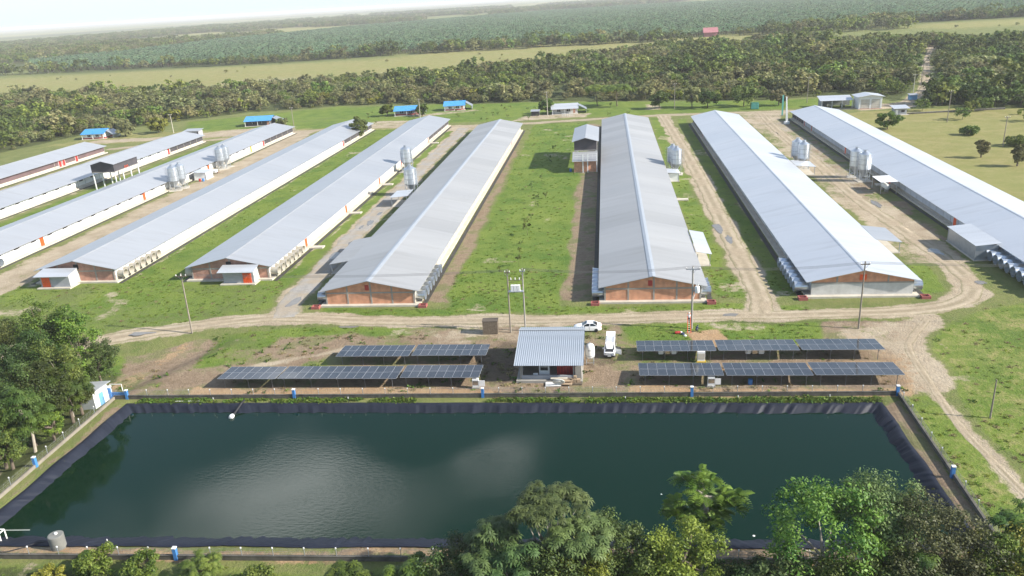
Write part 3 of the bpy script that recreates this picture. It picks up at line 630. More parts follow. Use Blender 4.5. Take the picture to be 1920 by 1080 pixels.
def barn(label,cx,y0,y1,roof,gable='brick',cap=False,doors_r=(),doors_l=(),fans_r=(),fans_l=(),vents_r=(),mesh_from=None,wall_r=CURT,wall_l=CURT_G,gable_parts=True,hw=8.45,meshmat=MESH,fan_len=1.0):
    L=y1-y0; t=thing('poultry_barn',label,'barn',(cx,y0,0),0,'long poultry barns')
    ze,zr=2.85,4.9; rw=9.5
    b=MB(); b.box(-9.4,9.4,-1.0,L+.6,-.4,.32); b.build('foundation_slab',SLAB,t)
    mf=(mesh_from-y0) if mesh_from else L
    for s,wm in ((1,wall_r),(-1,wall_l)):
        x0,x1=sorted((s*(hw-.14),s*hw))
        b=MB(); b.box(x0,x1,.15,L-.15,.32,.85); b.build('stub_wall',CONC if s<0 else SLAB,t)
        b=MB(); x0,x1=sorted((s*(hw-.10),s*(hw-.02)))
        # curtain in bays with a slight sag between posts
        npb=int(mf/4)
        for k in range(npb):
            a=.15+k*(mf-.3)/npb; c=.15+(k+1)*(mf-.3)/npb; q=.05+.05*random.random()
            xs=s*(hw-.02); b.add([(xs,a,.85),(xs,c,.85),(xs+s*q,c-.1,1.7),(xs+s*q,a+.1,1.7),(xs,a,2.95),(xs,c,2.95)],[(0,1,2,3),(3,2,5,4)])
        b.build('side_curtain',wm,t)
        b=MB()
        for k in range(npb+1):
            a=.15+k*(mf-.3)/npb; xx=s*(hw+.02); b.box(min(xx,xx+s*.06),max(xx,xx+s*.06),a-.06,a+.06,.85,2.75)
        tag(b.build('wall_posts',GALV_D,t),kind='stuff')
        if mesh_from:
            b=MB(); b.box(x0,x1,mf+.1,L-.2,.86,2.95); b.build('shade_mesh',meshmat,t)
            for k in range(6):
                yy=mf+.1+k*(L-.3-mf)/5.; xx=s*(hw+.02); b=MB(); b.box(min(xx,xx+s*.12),max(xx,xx+s*.12),yy-.08,yy+.08,.32,2.8); b.build('column',CONC,t)
    zz=lambda x:roof_z(x)-.04
    for yy,sg in ((0,-1),(L,1)):
        ya,yb=(0,.2) if sg<0 else (L-.2,L)
        b=MB(); 
        if gable=='split' and sg<0:
            b.prism([(-hw,.32),(hw,.32),(hw,2.45),(-hw,2.45)],ya,yb,'y'); b.build('gable_wall',PLASTER,t)
            b=MB(); b.prism([(-hw,2.45),(hw,2.45),(hw,zz(hw)),(0,zz(0)),(-hw,zz(hw))],ya+.02,yb,'y'); b.build('gable_brickwork',BRICK,t)
        else:
            b.prism([(-hw,.32),(hw,.32),(hw,zz(hw)),(0,zz(0)),(-hw,zz(hw))],ya,yb,'y'); b.build('gable_wall',BRICK_D if gable=='brown' else BRICK,t)
    if gable_parts:
        xs=(-hw+.12,-hw/2,.25,hw/2,hw-.12) if gable!='split' else (-hw/2,hw/2)
        for x in xs:
            b=MB(); w=.14; b.box(x-w,x+w,-.06,-.003,.32 if gable!='split' else 2.5,zz(x)-.08); b.build('column',CONC,t)
        b=MB(); b.box(-hw,hw,-.045,-.002,2.35,2.62); b.build('tie_beam',CONC,t)
        b=MB(); b.box(-.75 if gable=='brick' else -.5,-.02 if gable=='brick' else .6,-.09,-.004,3.0,4.0); b.build('gable_hatch',{'brick':RED,'brown':DARK,'split':ORANGE}[gable],t)
    for s in (-1,1):
        b=MB(); x1=s*rw
        pts=[(0,zr),(x1,ze),(x1,ze+.09),(0,zr+.09)]
        b.prism(pts,-.7,L+.7,'y'); b.build('roof_slope',roof,t)
    b=MB()
    w=.55 if cap else .3
    b.prism([(-w,zr+.1-w*.21),(0,zr+.1),(w,zr+.1-w*.21),(w,zr+.15-w*.21),(0,zr+.16),(-w,zr+.15-w*.21)],-.75,L+.75,'y'); b.build('ridge_cap',CAP if cap else roof,t)
    for s,ds in ((1,doors_r),(-1,doors_l)):
        for d in ds:
            y,mt=(d if isinstance(d,tuple) else (d,ORANGE)); o=put('door',door_mesh(1.5,2.25,mt),t,(s*(hw+.08),y-y0,.36),0 if s>0 else math.pi); put('door_frame',frame_mesh(1.5,2.25),o)
    for s,fs,fm in ((1,fans_r,FAN),(-1,fans_l,FAN)):
        for y in fs:
            if wall_r is not None and gable=='brown': fm=FAN_B
            o=put('fan',fm,t,(s*(hw-.05),y-y0,1.45),0 if s>0 else math.pi); put('blade',BLADE,o); put('fan_back',FBACK,o)
            if s<0: o.scale=(fan_len,1.05,1.05); put('fan_shutter',FSHUT,o)
    for y in vents_r: put('vent_flap',VENT,t,(hw-.02,y-y0,2.78))
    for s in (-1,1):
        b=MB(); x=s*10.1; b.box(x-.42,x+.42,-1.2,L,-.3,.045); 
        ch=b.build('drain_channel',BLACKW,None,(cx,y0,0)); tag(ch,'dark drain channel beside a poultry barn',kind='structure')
    return t
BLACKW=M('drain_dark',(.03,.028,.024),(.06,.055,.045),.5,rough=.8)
fan8=lambda y0,n,d=2.15:[y0+1.4+k*d for k in range(n)]
b0=barn('leftmost long barn with brown shade mesh walls and red doors',-219,120,312,ROOF_A,doors_r=((282.7,RED),(285,RED),(293,RED)),mesh_from=150,meshmat=MESH_P,gable_parts=False)
b1=barn('pale grey barn with black mesh far end behind the stilted platform',-184.5,118,331,ROOF_A,doors_r=((301.5,RED),),mesh_from=303,vents_r=[170+k*6.2 for k in range(21)],gable_parts=False)
b2=barn('grey barn with orange side doors and four feed bins on its right side',-149,147,346,ROOF_A,doors_r=(222,264,(300.3,YELLOW),(312.7,RED),175,),mesh_from=314,vents_r=[160+k*6.1 for k in range(23)],fans_r=[149.5,152,158.5])
b3=barn('pale barn with brown brick gable and annex at its left corner',-112.6,148,347,ROOF_A,'brown',doors_r=((305.3,RED),),mesh_from=307,fans_r=fan8(147.9,7,2.25))
b4=barn('pale barn with brown brick gable and annex in the middle of the gable',-78.3,148,350,ROOF_A,'brown',doors_r=(169.5,200.1,233.9,(306,ORANGE),262),mesh_from=308,fans_r=fan8(147.9,7,2.4),fans_l=fan8(148,2))
b5=barn('weathered grey barn with pale ridge strip left of the green lawn',-43.8,132.4,329,ROOF_B,'brick',True,doors_r=((293.5,RED),),fans_r=fan8(132.3,7,2.5),fans_l=fan8(132.3,4),wall_r=SLAB)
b6=barn('weathered grey barn with brick gable right of the green lawn',7.7,132.6,331,ROOF_B,'brick',True,fans_l=fan8(132.4,6),fans_r=fan8(132.4,3),fan_len=1.25)
b7=barn('bright roofed barn with half plastered half brick gable and orange hatch',43.6,134,330,ROOF_C,'split',doors_l=((295.1,RED),),fans_l=fan8(134,7,2.2),fans_r=fan8(134,2),mesh_from=299,fan_len=1.5)
b8=barn('rightmost bright roofed barn running out of the frame',82.9,132,332,ROOF_C,'split',doors_l=(173.8,215.2,256.7,(300,RED),(311,RED)),fans_l=fan8(133,9,2.25),mesh_from=313,fan_len=1.75)
# drain end boxes
for x,y,lab in [(-53.9,130.6,'left gable corner beside the gravel track'),(-33.7,130.8,'right gable corner bordering the lawn'),(-2.4,130.8,'left gable corner right of the lawn'),(17.8,130.8,'gable corner near the concrete pole'),(33.5,132.2,'left corner of the plastered gable barn'),(53.7,132.2,'right corner of the plastered gable barn')]:
    b=MB(); b.box(-.75,.75,-.1,.1,-.2,.5); b.box(-.75,-.55,.1,1.0,-.2,.5); b.box(.55,.75,.1,1.0,-.2,.5); b.box(-.75,.75,1.0,1.15,-.2,.5)
    tag(b.build('drain_box',M('box_brick',(.34,.10,.085),(.26,.08,.07),2,rough=.9),None,(x,y,0)),'red brick drain box at the '+lab,'drain box','brick drain boxes at barn corners')
# ------------------------------------------------------------------ sheds against the barns
CORR=roof_mat('shed_roof_sheet',(.50,.52,.54),(.60,.62,.64),rough=.45,metal=.3)
def lean_roof(x0,x1,y0,y1,zf,zb,th=.07):     # slopes along y
    return MB().prism([(y0,zf),(y1,zb),(y1,zb+th),(y0,zf+th)],x0,x1,'x')
def side_roof(x0,x1,y0,y1,z0,z1,th=.07):     # slopes along x
    return MB().prism([(x0,z0),(x1,z1),(x1,z1+th),(x0,z0+th)],y0,y1,'y')
def annex(label,x,y,w,d,door_x,rot=0):
    t=thing('control_room',label,'shed',(x,y,0))
    MB().box(-w/2-.5,w/2+.5,-.9,d,-.3,.22).build('floor_slab',SLAB,t)
    MB().box(-w/2,w/2,0,.15,.22,2.75).build('front_wall',GREYW,t)
    for s in (-1,1):
        x0,x1=sorted((s*w/2,s*(w/2-.15))); MB().prism([(.15,.22),(d-.02,.22),(d-.02,3.3),(.15,2.75)],x0,x1,'x').build('side_wall',PLASTER,t)
    lean_roof(-w/2-.7,w/2+.5,-1.0,d-.75,2.72,3.42).build('roof',CORR,t)
    for k in (-.46,.46):
        o=put('door',door_mesh(.86,2.1,ORANGE),t,(door_x+k,-.06,.24),-math.pi/2)
        put('door_handle',MB().box(.05,.12,-.05,.05,1.0,1.12).mesh('door_handle',[CHROME]),o)
    MB().box(door_x+1.25,door_x+1.9,-.06,-.005,1.2,1.9).build('notice_board',WHITE,t) if False else None
    return t
annex('grey annex with orange double door at the left end of the far left brick gable',-115.6,144.6,6.6,3.4,-2.0)
annex('grey annex with orange double door at the middle of the brown brick gable',-75.3,145.3,6.6,2.8,1.9)
def side_shed(name,label,x0,x1,y0,y1,zlo,zhi,wall,cat='shed',roof=CORR,lowside=1,open_=False,posts=True):
    cx,cy=(x0+x1)/2,(y0+y1)/2; t=thing(name,label,cat,(cx,cy,0)); a,b_=x0-cx,x1-cx; c,d=y0-cy,y1-cy
    z0,z1=(zhi,zlo) if lowside>0 else (zlo,zhi)
    side_roof(a-.3,b_+.3,c-.4,d+.4,z0,z1).build('roof',roof,t)
    MB().box(a-.2,b_+.2,c-.3,d+.3,-.3,.15).build('floor_slab',SLAB,t)
    zl=min(z0,z1)
    if not open_:
        for nm,q in (('front_wall',(a,b_,c,c+.12)),('back_wall',(a,b_,d-.12,d))): MB().box(*q,.15,zl).build(nm,wall,t)
        xs=(b_-.1,b_) if lowside>0 else (a,a+.1); MB().box(*xs,c+.13,d-.13,.15,zl).build('side_wall',wall,t)
    if posts:
        for px,py in ((a,c),(b_,c),(a,d),(b_,d)): MB().box(px-.06,px+.06,py-.06,py+.06,.15,zl).build('post',GALV_D,t)
    return t
side_shed('lean_to_shed','small open lean-to with a white post on the right side of the lawn barn',17.6,20.0,151.6,166,2.5,3.1,GREYW,open_=True)
side_shed('lean_to_roof','bright lean-to sheet roof sticking out of the right side of the bright barn',53.2,57.6,157.5,167,2.3,2.95,GREYW,open_=True,roof=ROOF_A)
side_shed('metal_shed','grey corrugated shed on the left side of the rightmost barn above its fans',69.4,73.4,151.8,164.5,3.05,3.5,GALV_D,lowside=-1)
side_shed('lean_to_roof','weathered lean-to roof on the track side of the grey barn',-57.2,-53.2,150.5,167,2.2,2.95,DARK,lowside=-1,open_=True,roof=ROOF_B)
side_shed('pump_shelter','small tin roofed shelter below the tall bins beside the gravel track',-58.6,-54.4,206,213,2.7,3.0,BRICK_D,lowside=-1,open_=True)
side_shed('bin_shed','little white shed below the two bins right of the lawn barn',17.4,20.4,226.5,231.5,2.4,2.7,WHITE)
side_shed('lean_to_roof','bright lean-to roof below the bins between the two right barns',53.5,58.5,229.5,236.5,2.4,2.95,GREYW,open_=True,roof=ROOF_C)
side_shed('feed_shed','dark fronted small shed with white side wall by the left pair of bins',-138.6,-134.4,250,255,2.5,2.8,WHITE)
t=thing('gas_canopy','flat white canopy on thin posts beside the rightmost bins','canopy',(71.4,209,0))
side_roof(-2.6,1.6,-3.6,3.6,3.0,3.1).build('roof',WHITE,t)
for px,py in ((-2.4,-3.4),(1.4,-3.4),(-2.4,3.4),(1.4,3.4)): MB().tube((px,py,0),(px,py,3.02),.06,n=6).build('post',GALV,t)
t=thing('gas_tank','white cigar-shaped gas tank under the flat canopy','gas tank',(71.2,209,0))
MB().lathe([(0,-1.9),(.35,-1.85),(.6,-1.6),(.68,-1.2),(.68,1.2),(.6,1.6),(.35,1.85),(0,1.9)],(0,0,1.25),axis='y').build('tank_body',WHITE,t,smooth=True)
for y in (-1,1): MB().box(-.5,.5,y-.12,y+.12,0,.75).build('saddle',CONC,t)
# door steps out of barn sides
for x,y,lab in [(-67.6,169.5,'first orange door from the gable'),(-67.6,200.1,'second orange door'),(-67.6,233.9,'third orange door'),(-67.6,306,'door nearest the far end'),(19.0,205,'right side of the lawn barn'),(72.0,215.2,'red door below the canopy')]:
    tag(MB().box(-1.2,2.0 if x<60 else .8,-.9,.9,-.1,.28).build('door_step',SLAB,None,(x,y,0)),'pale concrete step at the '+lab+(' of the brown gable barn' if x==-67.6 else ' of the barn'),'step','concrete door steps')

# ------------------------------------------------------------------ feed bins
def bin_proto():
    t=thing('feed_silo','x','feed silo'); r=1.32
    f=MB(); prof=[]
    z=3.3
    while z<7.55: prof+= [(r,z),(r+.025,z+.12),(r,z+.24)]; z+=.26
    f.lathe(prof,n=24); o=f.build('bin_body',GALV,t,smooth=True)
    for k in range(3): MB().lathe([(r+.02,3.3+k*1.42),(r+.05,3.33+k*1.42),(r+.05,3.43+k*1.42),(r+.02,3.46+k*1.42)],n=24).build('joint_ring',GALV_D,t)
    f=MB().lathe([(r+.06,7.55),(.32,8.5),(.32,8.72),(0,8.8)],n=20); f.build('bin_roof',GALV,t,smooth=False)
    for k in range(10):
        a=2*math.pi*k/10; f=MB()
    MB().lathe([(.25,1.2),(.3,1.5),(r,3.3)],n=20).build('hopper',GALV_D,t,smooth=True)
    for k in range(6):
        a=math.pi/6+k*math.pi/3; c,s=math.cos(a),math.sin(a)
        MB().tube((c*(r+.05),s*(r+.05),-.2),(c*(r+.05),s*(r+.05),6.9),.06,n=5).build('leg',GALV,t)
    b=MB()
    for k in range(6):
        a=math.pi/6+k*math.pi/3; a2=a+math.pi/3; p=lambda q,z:((r+.05)*math.cos(q),(r+.05)*math.sin(q),z)
        b.tube(p(a,.3),p(a2,1.6),.025,n=4); b.tube(p(a2,.3),p(a,1.6),.025,n=4); b.tube(p(a,1.7),p(a2,1.7),.03,n=4)
    b.build('bracing',GALV_D,t)
    l=MB(); x=-(r+.25)
    for y in (-.2,.2): l.tube((x,y,.4),(x,y,8.0),.025,n=4)
    for k in range(25): l.tube((x,-.2,.5+k*.3),(x,.2,.5+k*.3),.015,n=3)
    l.tube((x,.2,8.0),(-.35,.1,8.7),.02,n=4)
    lo=l.build('ladder',GALV_D,t)
    cg=MB()
    for k in range(6):
        z=3.2+k*.9; pts=[(x-.45*math.sin(q),.36*math.cos(q),z) for q in [i*math.pi/6 for i in range(7)]]
        for p,q in zip(pts,pts[1:]): cg.tube(p,q,.015,n=3,caps=False)
    for q in (1,3,5): a=q*math.pi/6; cg.tube((x-.45*math.sin(a),.36*math.cos(a),3.2),(x-.45*math.sin(a),.36*math.cos(a),7.7),.012,n=3)
    cg.build('safety_cage',GALV_D,lo)
    cb=MB().lathe([(.28,8.72),(.5,8.66),(.5,8.76),(0,8.86)],n=12).build('lid',GALV_D,t)
    MB().box(-1.7,1.7,-1.7,1.7,-.3,.12).build('base_pad',SLAB,t)
    MB().tube((0,0,1.25),(1.6,.3,.9),.1,n=6).build('auger',GALV_D,t)
    return t
bins=[(-137.6,235.6,.4,'left one of the bin pair beside the orange-doored barn'),(-136.9,238.8,2.,'right one of the bin pair beside the orange-doored barn'),
 (-137.6,268.5,.9,'nearer of the two far bins beside the orange-doored barn'),(-137.4,272.0,2.6,'farther of the two far bins beside the orange-doored barn'),
 (-65.4,252.9,2.9,'stout one beside the brown gable barn by the gravel track'),(-56.2,219.8,2.8,'stout one by the gravel track against the weathered barn'),
 (19.7,239.9,.2,'farther one of the pair right of the lawn barn'),(20.5,236.4,3.0,'nearer one of the pair right of the lawn barn'),
 (56.4,242.6,.4,'farther one of the pair between the two right barns'),(57.2,238.3,3.2,'nearer one of the pair between the two right barns'),
 (68.3,225.4,2.8,'farther one of the pair beside the rightmost barn'),(69.2,220.8,.1,'nearer one of the pair, with ladder cage, beside the rightmost barn')]
proto=bin_proto()
for i,(x,y,rz,lab) in enumerate(bins):
    l='steel feed bin, '+lab
    if i==0: proto.location=(x,y,0); proto.scale=(1.16,1.16,.96); proto.rotation_euler.z=rz; proto['label']=l; proto['group']='steel feed bins beside the barns'
    else:
        q=dup(proto,(x,y,0),rz,l,'steel feed bins beside the barns')
        q.scale=(1.32,1.32,1.0) if 'stout' in lab else (1.16,1.16,.96)

# ------------------------------------------------------------------ raised tank houses
def gable_roof(w,l,zr,ze,th=.06):
    return [MB().prism([(0,zr),(s*w,ze),(s*w,ze+th),(0,zr+th)],-l/2,l/2,'y') for s in (-1,1)]
def tank_house(label,x,y,w,l,zf,zt,brickroom):
    t=thing('tank_house',label,'tower',(x,y,0))
    for s in (-1,1):
        for k in range(4): MB().box(s*(w/2-.2)-.14,s*(w/2-.2)+.14,-l/2+.2+k*(l-.4)/3-.14,-l/2+.2+k*(l-.4)/3+.14,-.2,zf).build('stilt',WHITE,t)
    MB().box(-w/2-.1,w/2+.1,-l/2-.1,l/2+.1,zf,zf+.25).build('floor_deck',CONC,t)
    for q in ((-w/2,w/2,-l/2,-l/2+.08),(-w/2,w/2,l/2-.08,l/2)): MB().box(*q,zf+.25,zt).build('tarp_wall',MESH,t)
    for x0 in (-w/2,w/2-.08): MB().box(x0,x0+.08,-l/2+.09,l/2-.09,zf+.25,zt).build('tarp_wall',MESH,t)
    for yy in (-l/2+.02,l/2-.1): MB().prism([(-w/2,zt),(w/2,zt),(0,zt+1.0)],yy,yy+.06,'y').build('gable_tarp',MESH,t)
    for m in gable_roof(w/2+.7,l+1.6,zt+1.25,zt+.02): m.build('roof_slope',ROOF_A,t)
    if brickroom:
        y0=-l/2-6.0
        MB().box(-w/2,w/2,y0,-l/2-.3,-.1,.12).build('room_slab',SLAB,t)
        MB().box(-w/2+.05,w/2-.05,y0,y0+.18,.12,3.5).build('brick_wall',BRICK,t)
        for s in (-1,1):
            a,b_=sorted((s*(w/2-.05),s*(w/2-.23))); MB().box(a,b_,y0+.19,-l/2-.3,.12,3.9).build('brick_wall',BRICK,t)
        lean_roof(-w/2-.5,w/2+.3,y0-.8,-l/2-.2,3.55,5.3).build('lean_roof',ROOF_A,t)
        for px in (-.7,.75): MB().box(px-.16,px+.16,y0-.4,y0-.1,-.1,5.7).build('column',WHITE,t)
        MB().box(w/2-.1,w/2+.2,y0-.3,y0-.05,-.1,5.8).build('column',WHITE,t)
        r=MB()
        for z in (5.1,5.75): r.tube((-w/2,y0-.3,z),(w/2,y0-.3,z),.05,n=5)
        for k in range(7): r.tube((-w/2+k*w/6,y0-.3,4.2),(-w/2+k*w/6,y0-.3,5.75),.035,n=4)
        r.build('railing',WHITE,t)
    else:
        r=MB()
        for y0 in (-1.2,-.4,.4):
            for q in range(6): a,b_=q*math.pi/6,(q+1)*math.pi/6; r.tube((w/2+.25,y0+.3*math.cos(a),zf+.3+.8*math.sin(a)),(w/2+.25,y0+.3*math.cos(b_),zf+.3+.8*math.sin(b_)),.05,n=4)
        r.build('pipe_loop',ORANGE,t)
    return t
tank_house('tall tank house with black tarp walls and brick room beside the lawn barn',-6.6,262,7.0,26,5.6,8.5,True)
tank_house('black tarp box with gable roof on white stilts between the far left barns',-164.2,247,8.0,14,5.6,8.3,False)
b=MB(); b.lathe([(.35,0),(.4,.5),(.4,.9),(.0,1.0)],n=12); tag(b.build('blue_drum',BLUE,None,(-11.2,244.8,0)),'blue plastic drum beside the brick room of the tank house','drum')

# ------------------------------------------------------------------ pump house
PHR=roof_mat('pump_house_sheet',(.33,.37,.41),(.42,.46,.50),rough=.45,metal=.4,stain_amt=.15)
t=thing('pump_house','open fronted pump house with blue-grey corrugated roof by the pond','building',(-8.6,106.2,0))
def corrugated(x0,x1,ya,za,yb,zb,pitch=.30,amp=.03,m=0,th=.03):
    b=MB(); n=int((x1-x0)/pitch*6); vs=[]
    for i in range(n+1):
        x=x0+(x1-x0)*i/n; h=amp*math.cos(2*math.pi*(x-x0)/pitch)
        vs+=[(x,ya,za+h),(x,yb,zb+h),(x,ya,za+h-th),(x,yb,zb+h-th)]
    fs=[]
    for i in range(n): o=4*i; fs+=[(o,o+4,o+5,o+1),(o+2,o+3,o+7,o+6),(o,o+2,o+6,o+4),(o+1,o+5,o+7,o+3)]
    return b.add(vs,fs,m)
corrugated(-4.95,4.95,-5.5,2.95,3.6,4.55).build('roof_slope',PHR,t,smooth=True)
corrugated(-4.95,4.95,3.66,4.54,5.6,4.15).build('roof_slope',PHR,t,smooth=True)
MB().prism([(3.35,4.60),(3.63,4.68),(3.95,4.60),(3.63,4.73)],-5.0,5.0,'x').build('ridge_cap',CAP,t)
MB().box(-4.75,4.75,-5.2,5.3,-.4,.38).build('floor_slab',CONC,t)
MB().box(-4.0,3.7,-4.6,-4.4,.38,.95).build('front_wall',GREYW,t)
MB().box(3.71,4.6,-4.7,-4.35,.38,2.75).build('front_wall',CONC,t)
MB().box(-4.2,-4.01,-4.6,4.6,.38,2.8).build('side_wall',CONC,t); MB().box(4.4,4.6,-4.34,4.6,.38,2.8).build('side_wall',CONC,t); MB().box(-4.0,4.39,4.4,4.6,.38,4.2).build('back_wall',CONC_D,t)
MB().box(-4.0,-3.8,-4.6,-4.4,.96,2.7).build('post',CONC,t); MB().box(3.4,3.6,-4.6,-4.4,.96,2.7).build('post',CONC,t)
MB().box(-4.0,3.7,-4.6,-4.42,2.71,2.9).build('lintel',CONC,t)
fr=thing('control_cabinet','white framed electric cabinet inside the pump house','cabinet',(-9.4,102.6,.38))
MB().box(-.75,.75,0,.5,0,2.3).build('cabinet_box',WHITE,fr); MB().box(-.55,.55,-.05,-.005,.9,2.1).build('cabinet_window',DARK,fr); MB().box(-.55,.55,-.08,-.055,1.45,1.52).build('window_bar',WHITE,fr)
g=thing('generator','red generator set standing inside the pump house','generator',(-6.2,102.7,.38))
MB().box(-1.35,1.35,0,3.0,.15,2.05).build('housing',RED,g); MB().box(-1.4,1.4,-.05,3.05,0,.14).build('skid',BLACK,g)
for k in range(6): MB().box(-1.2+k*.42,-1.2+k*.42+.28,-.03,-.003,.4,1.8).build('louvre',M('dark_red',(.22,.02,.02),rough=.5) if k==0 else bpy.data.materials['dark_red'],g)
MB().tube((.8,1.5,2.06),(.8,1.5,2.5),.08,n=8).build('exhaust',BLACK,g)
w=thing('water_pump','white cased water pump on the pump house floor','pump',(-10.6,102.2,.38)); MB().lathe([(.0,-.4),(.25,-.38),(.28,0),(.25,.3),(0,.35)],(0,0,.4),n=12,axis='x').build('casing',WHITE,w); MB().box(-.4,.4,-.25,.25,0,.12).build('base',CONC,w)
# junk in front
j=thing('board_stack','pale boards lying in front of the pump house','boards',(-7.0,100.6,.05))
for k,(x,y,z,sx,sy,rz,mt) in enumerate([(-1.0,0,.1,2.2,1.5,.05,WHITE),(.9,.1,.12,1.6,1.4,-.06,CARD),(1.0,.3,.3,1.5,1.0,.1,CARD),(-.2,.6,.3,2.4,.5,0,SLAB)]): MB().rbox((x,y,z+.12*k),(sx,sy,.1),rz).build('board',mt,j)
c=thing('hose_coil','white coiled hose leaning on the boards by the pump house','hose coil',(-7.2,100.0,.75))
for k in range(4): 
    b=MB(); rr_=.55+.1*k; n=20
    for i in range(n):
        a,b2=2*math.pi*i/n,2*math.pi*(i+1)/n; b.tube((rr_*math.cos(a),-.35*math.sin(a)*rr_,.62*math.sin(a)*rr_),(rr_*math.cos(b2),-.35*math.sin(b2)*rr_,.62*math.sin(b2)*rr_),.06,n=5,caps=False)
    b.build('hose_ring',PVC,c)
MB().tube((0,-.02,-.02),(0,.02,.02),.42,n=16).build('reel',WHITE,c)
c=thing('crate_pile','brown pallet with boxes at the right corner of the pump house step','pallet',(-4.7,100.9,0))
for k in range(5): MB().box(-.8,.8,-.55+k*.24,-.41+k*.24,.14,.2).build('slat',WOOD,c)
MB().box(-.75,.75,-.5,.5,0,.13).build('bearer',WOOD,c)
for x,y,z,s in ((-.35,0,.21,.6),(.3,.1,.21,.5),(-.2,.05,.81,.4)): MB().rbox((x,y,z+s/2),(s,s*.9,s),.2*x).build('box',CARD,c)
# white tank on a stand
t=thing('water_tank','white upright pressure tank on steel legs right of the pump house','water tank',(-2.9,107.6,0))
MB().lathe([(0,.75),(.35,.8),(.62,1.0),(.72,1.3),(.72,2.5),(.66,2.85),(.45,3.1),(.2,3.22),(0,3.25)],n=20).build('tank_body',WHITE,t,smooth=True)
MB().lathe([(.735,1.4),(.745,1.43),(.745,1.47),(.735,1.5)],n=20).build('band',GALV_D,t)
for x,y in ((-.55,-.55),(.55,-.55),(.55,.55),(-.55,.55)): MB().tube((x,y,0),(x*.95,y*.95,1.25),.05,n=6).build('leg',GALV_D,t)
MB().box(-.6,.6,-.6,-.52,.25,.32).build('cross_bar',GALV_D,t); MB().tube((0,0,3.22),(0,0,3.4),.09,n=8).build('valve',GALV_D,t); MB().box(-.25,.15,-.74,-.72,2.3,2.38).build('gauge_plate',DARK,t)
t=thing('wooden_crate','tall dark wooden crate standing left of the twin poles','crate',(-19.5,119.2,0),.05)
for s in range(7): MB().box(-1.25+s*.36,-1.25+s*.36+.33,-.75,-.68,.1,2.3).build('plank',WOOD,t)
MB().box(-1.25,1.25,-.67,.75,.1,2.28).build('body',WOOD,t); MB().box(-1.3,1.3,-.78,.8,2.3,2.38).build('lid',M('crate_lid',(.10,.08,.06),rough=.9),t)

# ------------------------------------------------------------------ solar tables
CELL=bpy.data.materials.new('solar_cell'); CELL.use_nodes=True; tt=CELL.node_tree; b=tt.nodes['Principled BSDF']
b.inputs['Roughness'].default_value=.09; b.inputs['Specular IOR Level'].default_value=.5
c=nn(tt,'ShaderNodeTexCoord'); br=nn(tt,'ShaderNodeTexBrick'); br.offset=0; br.inputs['Scale'].default_value=1; br.inputs['Brick Width'].default_value=.2115; br.inputs['Row Height'].default_value=.192; br.inputs['Mortar Size'].default_value=.006
br.inputs['Color1'].default_value=(.030,.031,.034,1); br.inputs['Color2'].default_value=(.036,.037,.040,1); br.inputs['Mortar'].default_value=(.06,.063,.07,1)
tt.links.new(c.outputs['Object'],br.inputs['Vector'])
oi=nn(tt,'ShaderNodeObjectInfo'); hs=nn(tt,'ShaderNodeHueSaturation'); mr=nn(tt,'ShaderNodeMapRange'); mr.inputs['To Min'].default_value=.8; mr.inputs['To Max'].default_value=1.3; tt.links.new(oi.outputs['Random'],mr.inputs['Value']); tt.links.new(mr.outputs[0],hs.inputs['Value']); tt.links.new(br.outputs[0],hs.inputs['Color']); tt.links.new(hs.outputs[0],b.inputs['Base Color'])
FRM=M('module_frame',(.36,.37,.39),rough=.4,metal=.3)
STEELD=M('dark_steel',(.16,.16,.165),rough=.6,metal=.3)
mw,mh=1.263,2.37
pm=MB(); pm.box(-mw/2+.02,mw/2-.02,-mh/2+.02,mh/2-.02,-.02,.012,0)
for q in ((-mw/2,-mw/2+.02,-mh/2,mh/2),(mw/2-.02,mw/2,-mh/2,mh/2),(-mw/2+.028,mw/2-.028,-mh/2,-mh/2+.03),(-mw/2+.028,mw/2-.028,mh/2-.03,mh/2)): pm.box(*q,-.03,.022,1)
MOD=pm.mesh('solar_module',[CELL,FRM])
def solar(label,x0,yf,ncol,zf=1.75,zb=1.4,skew=0):
    W_=ncol*1.277; t=thing('solar_table',label,'solar panel table',(x0+W_/2,yf+2.36,0),0,'ground mounted solar tables')
    tl=math.atan2(zb-zf,4.75); n=0
    for r in range(2):
        for k in range(ncol):
            s=(r-.5)*2.384; o=put('solar_module',MOD,t,(-W_/2+(k+.5)*1.277,s*math.cos(tl),(zf+zb)/2+s*math.sin(tl)+random.uniform(-.006,.006))); o.rotation_euler=(tl+random.uniform(-.006,.006),random.uniform(-.006,.006),0)
    zc=(zf+zb)/2
    for s in (-1.75,-.6,.6,1.75): 
        z=zc+s*math.sin(tl)-.09; MB().box(-W_/2-.05,W_/2+.05,s-.03,s+.03,z-.05,z+.05).build('rail',GALV,t)
    npst=max(3,int(W_/3.6)+1)
    for k in range(npst):
        x=-W_/2+.8+k*(W_-1.6)/(npst-1)
        for s in (-1.9,1.9):
            z=zc+s*math.sin(tl)-.16; MB().box(x-.035,x+.035,s-.03,s+.03,-.3,z).build('leg',STEELD,t)
        za,zb2=zc-2.0*math.sin(tl)-.2,zc+2.0*math.sin(tl)-.2
        b=MB(); b.add([(x-.04,-2.2,za-.05),(x+.04,-2.2,za-.05),(x+.04,-2.2,za+.05),(x-.04,-2.2,za+.05),(x-.04,2.2,zb2-.05),(x+.04,2.2,zb2-.05),(x+.04,2.2,zb2+.05),(x-.04,2.2,zb2+.05)],[(0,1,2,3),(7,6,5,4),(0,4,5,1),(1,5,6,2),(2,6,7,3),(3,7,4,0)]); b.build('beam',GALV_D,t)
    return t
solar('back row left table left of the pump house',-41.9,106.6,9); solar('back row right table nearest the pump house on its left',-30.0,106.8,9)
